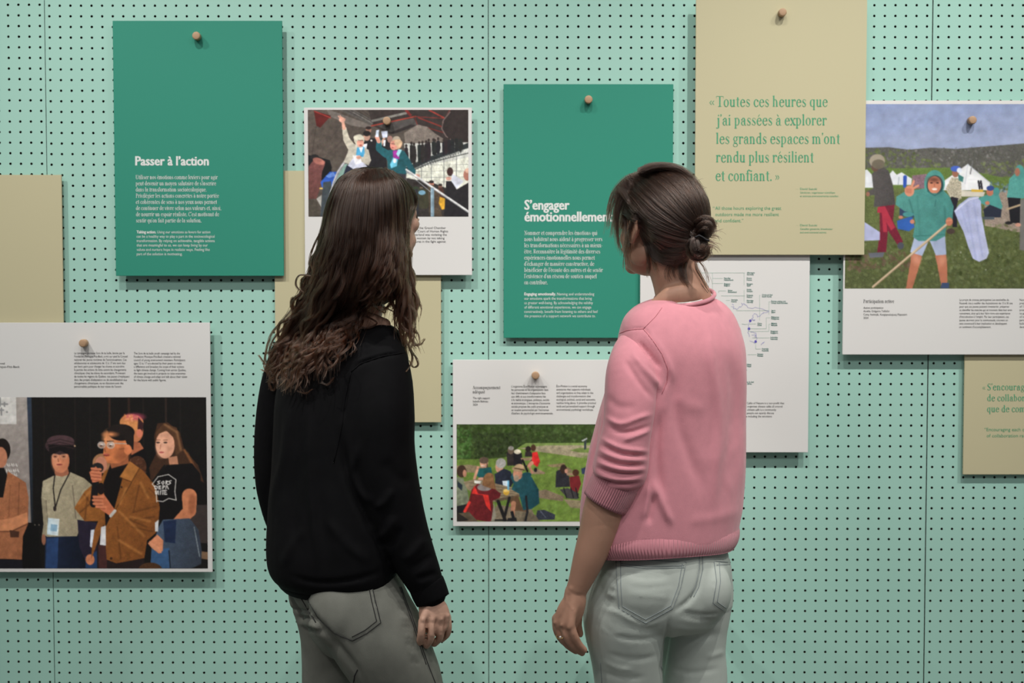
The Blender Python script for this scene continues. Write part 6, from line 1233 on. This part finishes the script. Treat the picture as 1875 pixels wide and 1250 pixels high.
# hair
V, Q = fuse([hw.cap(.005, ears=True), limb([(1262, 440, -.66, 24), (1235, 462, -.635, 26), (1215, 470, -.62, 20)], 18)], .004, 4)
HV, HQ = V, Q; cap_tree = bvh_of(V, Q)
lobes = [ellip(W(1291, 417, -.690), (.0165, .022, .023)), ellip(W(1280, 453, -.690), (.0185, .022, .023)), ellip(W(1271, 432, -.675), (.018, .018, .020))]
LV, LF = join(lobes); lobe_tree = BVHTree.FromPolygons(LV, LF)
def yd2(P, default=-.62, trees=None):
    out = []
    for a, b in P:
        best = None
        for t_ in (trees or (cap_tree, body2_tree, card_tree)):
            h, _ = hit(t_, a, b)
            if h is not None and (best is None or h.y < best): best = h.y
        out.append(np.nan if best is None else best)
    out = np.array(out); ok = ~np.isnan(out)
    return np.full(len(P), default) if ok.sum() < 2 else np.interp(np.arange(len(P)), np.where(ok)[0], out[ok])
n2 = 30; s = np.linspace(0, 1, n2); S2 = []
GW = [[(1168, 312), (1200, 303), (1240, 307), (1273, 331), (1292, 366), (1297, 400), (1288, 416)], [(1172, 313), (1204, 307), (1240, 320), (1268, 348), (1284, 385), (1284, 414)], [(1172, 316), (1202, 318), (1236, 340), (1262, 372), (1278, 402), (1282, 420)], [(1163, 320), (1190, 330), (1222, 358), (1252, 390), (1274, 412), (1282, 425)],
      [(1150, 326), (1174, 346), (1206, 378), (1240, 404), (1268, 420), (1280, 430)], [(1138, 336), (1158, 362), (1190, 396), (1228, 416), (1262, 428), (1278, 434)], [(1130, 350), (1146, 376), (1172, 404), (1212, 426), (1254, 436), (1276, 438)], [(1130, 368), (1144, 386), (1168, 404), (1206, 434), (1250, 446), (1274, 441)],
      [(1138, 388), (1160, 396), (1182, 414), (1210, 446), (1246, 458), (1272, 446)], [(1164, 398), (1180, 416), (1194, 446), (1216, 468), (1246, 470), (1270, 450)], [(1180, 428), (1188, 450), (1202, 474), (1228, 484), (1252, 474), (1270, 454)]]
GW = np.array([resample(g, n2) for g in GW])
for li in range(150):
    u = (li+rng.random())/150*(len(GW)-1); k = min(int(u), len(GW)-2); t = u-k; P = GW[k]*(1-t)+GW[k+1]*t
    P = P+np.stack([np.zeros(n2), np.sin(s*math.pi)*rng.normal(0, 3)], 1)
    y = smooth1(yd2(P), 1)-.0015-rng.uniform(0, .0035); wv = rng.uniform(0, 6.28)
    for j in range(42):
        q = rng.normal(0, 1, 2); sp = 2.6*(1-.35*s); ox = q[0]*sp+rng.normal(0, .8)*np.sin(s*9+wv); oy = q[1]*sp+rng.normal(0, .8)*np.sin(s*7+wv)
        e_ = s+(1-s)*.07*rng.random(); S2.append(W_arr(np.interp(e_, s, P[:, 0]+ox), np.interp(e_, s, P[:, 1]+oy), np.interp(e_, s, y)-abs(rng.normal(0, .0012))))
def tuft(g, cnt, spread, lift=.004, default=-.62, tr=None, taper=.5, curl=1.0):
    P = resample(g, n2); y = smooth1(yd2(P, default, tr), 1)-lift
    for j in range(cnt):
        q = rng.normal(0, spread, 2); ph = rng.uniform(0, 6.28); c_ = rng.normal(0, curl)
        e_ = rng.uniform(.66, 1.0); idx = s*e_; Pj = np.stack([np.interp(idx, s, P[:, 0]), np.interp(idx, s, P[:, 1])], 1); yj = np.interp(idx, s, y)
        S2.append(W_arr(Pj[:, 0]+q[0]*(1-taper*(1-s))+c_*np.sin(s*5+ph)*s, Pj[:, 1]+q[1]*.6+c_*np.cos(s*4+ph)*s, yj+rng.normal(0, .0015)))
# fringe falling past the temple
for g, c_, w in (([(1178, 314), (1146, 325), (1122, 352), (1112, 390), (1107, 430)], 22, 2.0), ([(1178, 316), (1150, 328), (1127, 356), (1117, 392), (1113, 424)], 46, 2.6), ([(1176, 318), (1152, 332), (1132, 362), (1126, 396), (1120, 436)], 90, 3.4), ([(1174, 320), (1155, 338), (1140, 366), (1131, 398), (1131, 436), (1138, 470)], 80, 2.6), ([(1170, 322), (1158, 344), (1146, 374), (1142, 402), (1134, 432)], 110, 3.2),
                 ([(1160, 330), (1150, 360), (1144, 395), (1146, 440), (1142, 480), (1142, 502)], 26, 2.2), ([(1155, 360), (1152, 395), (1154, 440), (1152, 475), (1156, 490)], 34, 2.8), ([(1165, 380), (1158, 400), (1150, 440), (1146, 470)], 40, 2.4), ([(1172, 425), (1184, 455), (1188, 485), (1184, 510)], 34, 2.6), ([(1178, 430), (1192, 462), (1200, 492), (1206, 505)], 30, 2.6)): tuft(g, c_, w, .006, -.60)
# nape wisps
for g, c_, w in (([(1256, 462), (1246, 485), (1250, 508), (1262, 526)], 42, 2.6), ([(1262, 465), (1254, 490), (1256, 512), (1266, 530)], 30, 2.4), ([(1272, 470), (1276, 492), (1286, 510), (1296, 528)], 16, 2.2), ([(1240, 470), (1232, 490), (1236, 510)], 26, 3), ([(1276, 472), (1290, 488), (1298, 508), (1300, 530)], 8, 2.4), ([(1230, 478), (1222, 500), (1226, 516)], 16, 3)): tuft(g, c_, w, .005, -.64)
# the bun: hair wound over two lobes
LT = (lobe_tree,)
for g, c_, w in (([(1272, 428), (1278, 408), (1290, 398), (1302, 404), (1306, 418), (1300, 430)], 260, 3.2), ([(1274, 430), (1282, 414), (1292, 406), (1300, 416), (1298, 430)], 220, 3.0), ([(1277, 432), (1286, 420), (1294, 418), (1296, 432)], 140, 2.6), ([(1270, 436), (1263, 452), (1268, 470), (1281, 476), (1294, 466), (1296, 446)], 260, 3.0), ([(1272, 437), (1270, 452), (1276, 466), (1286, 466), (1292, 448)], 240, 3.2), ([(1276, 438), (1277, 450), (1282, 456), (1288, 446)], 140, 2.8), ([(1262, 424), (1272, 432), (1284, 436), (1298, 440)], 160, 2.6)): tuft(g, c_, w, .003, -.69, LT, .2, .6)
for k in range(46):                                 # wisps standing off the bun and the crown
    a = rng.uniform(-1.2, 1.5); x0, y0_ = 1292+8*math.cos(a), 430+24*math.sin(a); L_ = rng.uniform(8, 30)
    tuft([(x0-6, y0_), (x0+L_*.5*math.cos(a)+3, y0_+L_*.5*math.sin(a)), (x0+L_*math.cos(a), y0_+L_*math.sin(a)+rng.uniform(-3, 10))], 2, 1.0, .002, -.70, LT)
for k in range(26):
    x0 = rng.uniform(1135, 1285); e = math.sqrt(max(0, 1-((x0-1210)/88)**2)); y0_ = 390-86*e
    tuft([(x0, y0_+4), (x0+rng.uniform(4, 14), y0_-rng.uniform(0, 4)), (x0+rng.uniform(10, 22), y0_+rng.uniform(0, 8))], 1, 1.0, .002, -.62)
hairW = own(mesh_from('hair', list(map(Vector, HV)), [tuple(map(int, q)) for q in HQ], M_core2, None, True), wom, wi)
bun = mesh_from('bun', LV, LF, M_core2, None, True); bun.parent = hairW
tie = mesh_from('hair_tie', *limb3([W(x, y_, -.712) for x, y_ in ((1274, 434), (1280, 431), (1286, 434), (1293, 439), (1297, 440))], [.0022]*5), mat('tie_black', (.01, .01, .012), .6), None, True); own(tie, wom, wi)
so = strands_obj('strands', np.array(S2), .00030*(1-.5*s**3)+.00003, M_hair2, None); so.parent = hairW
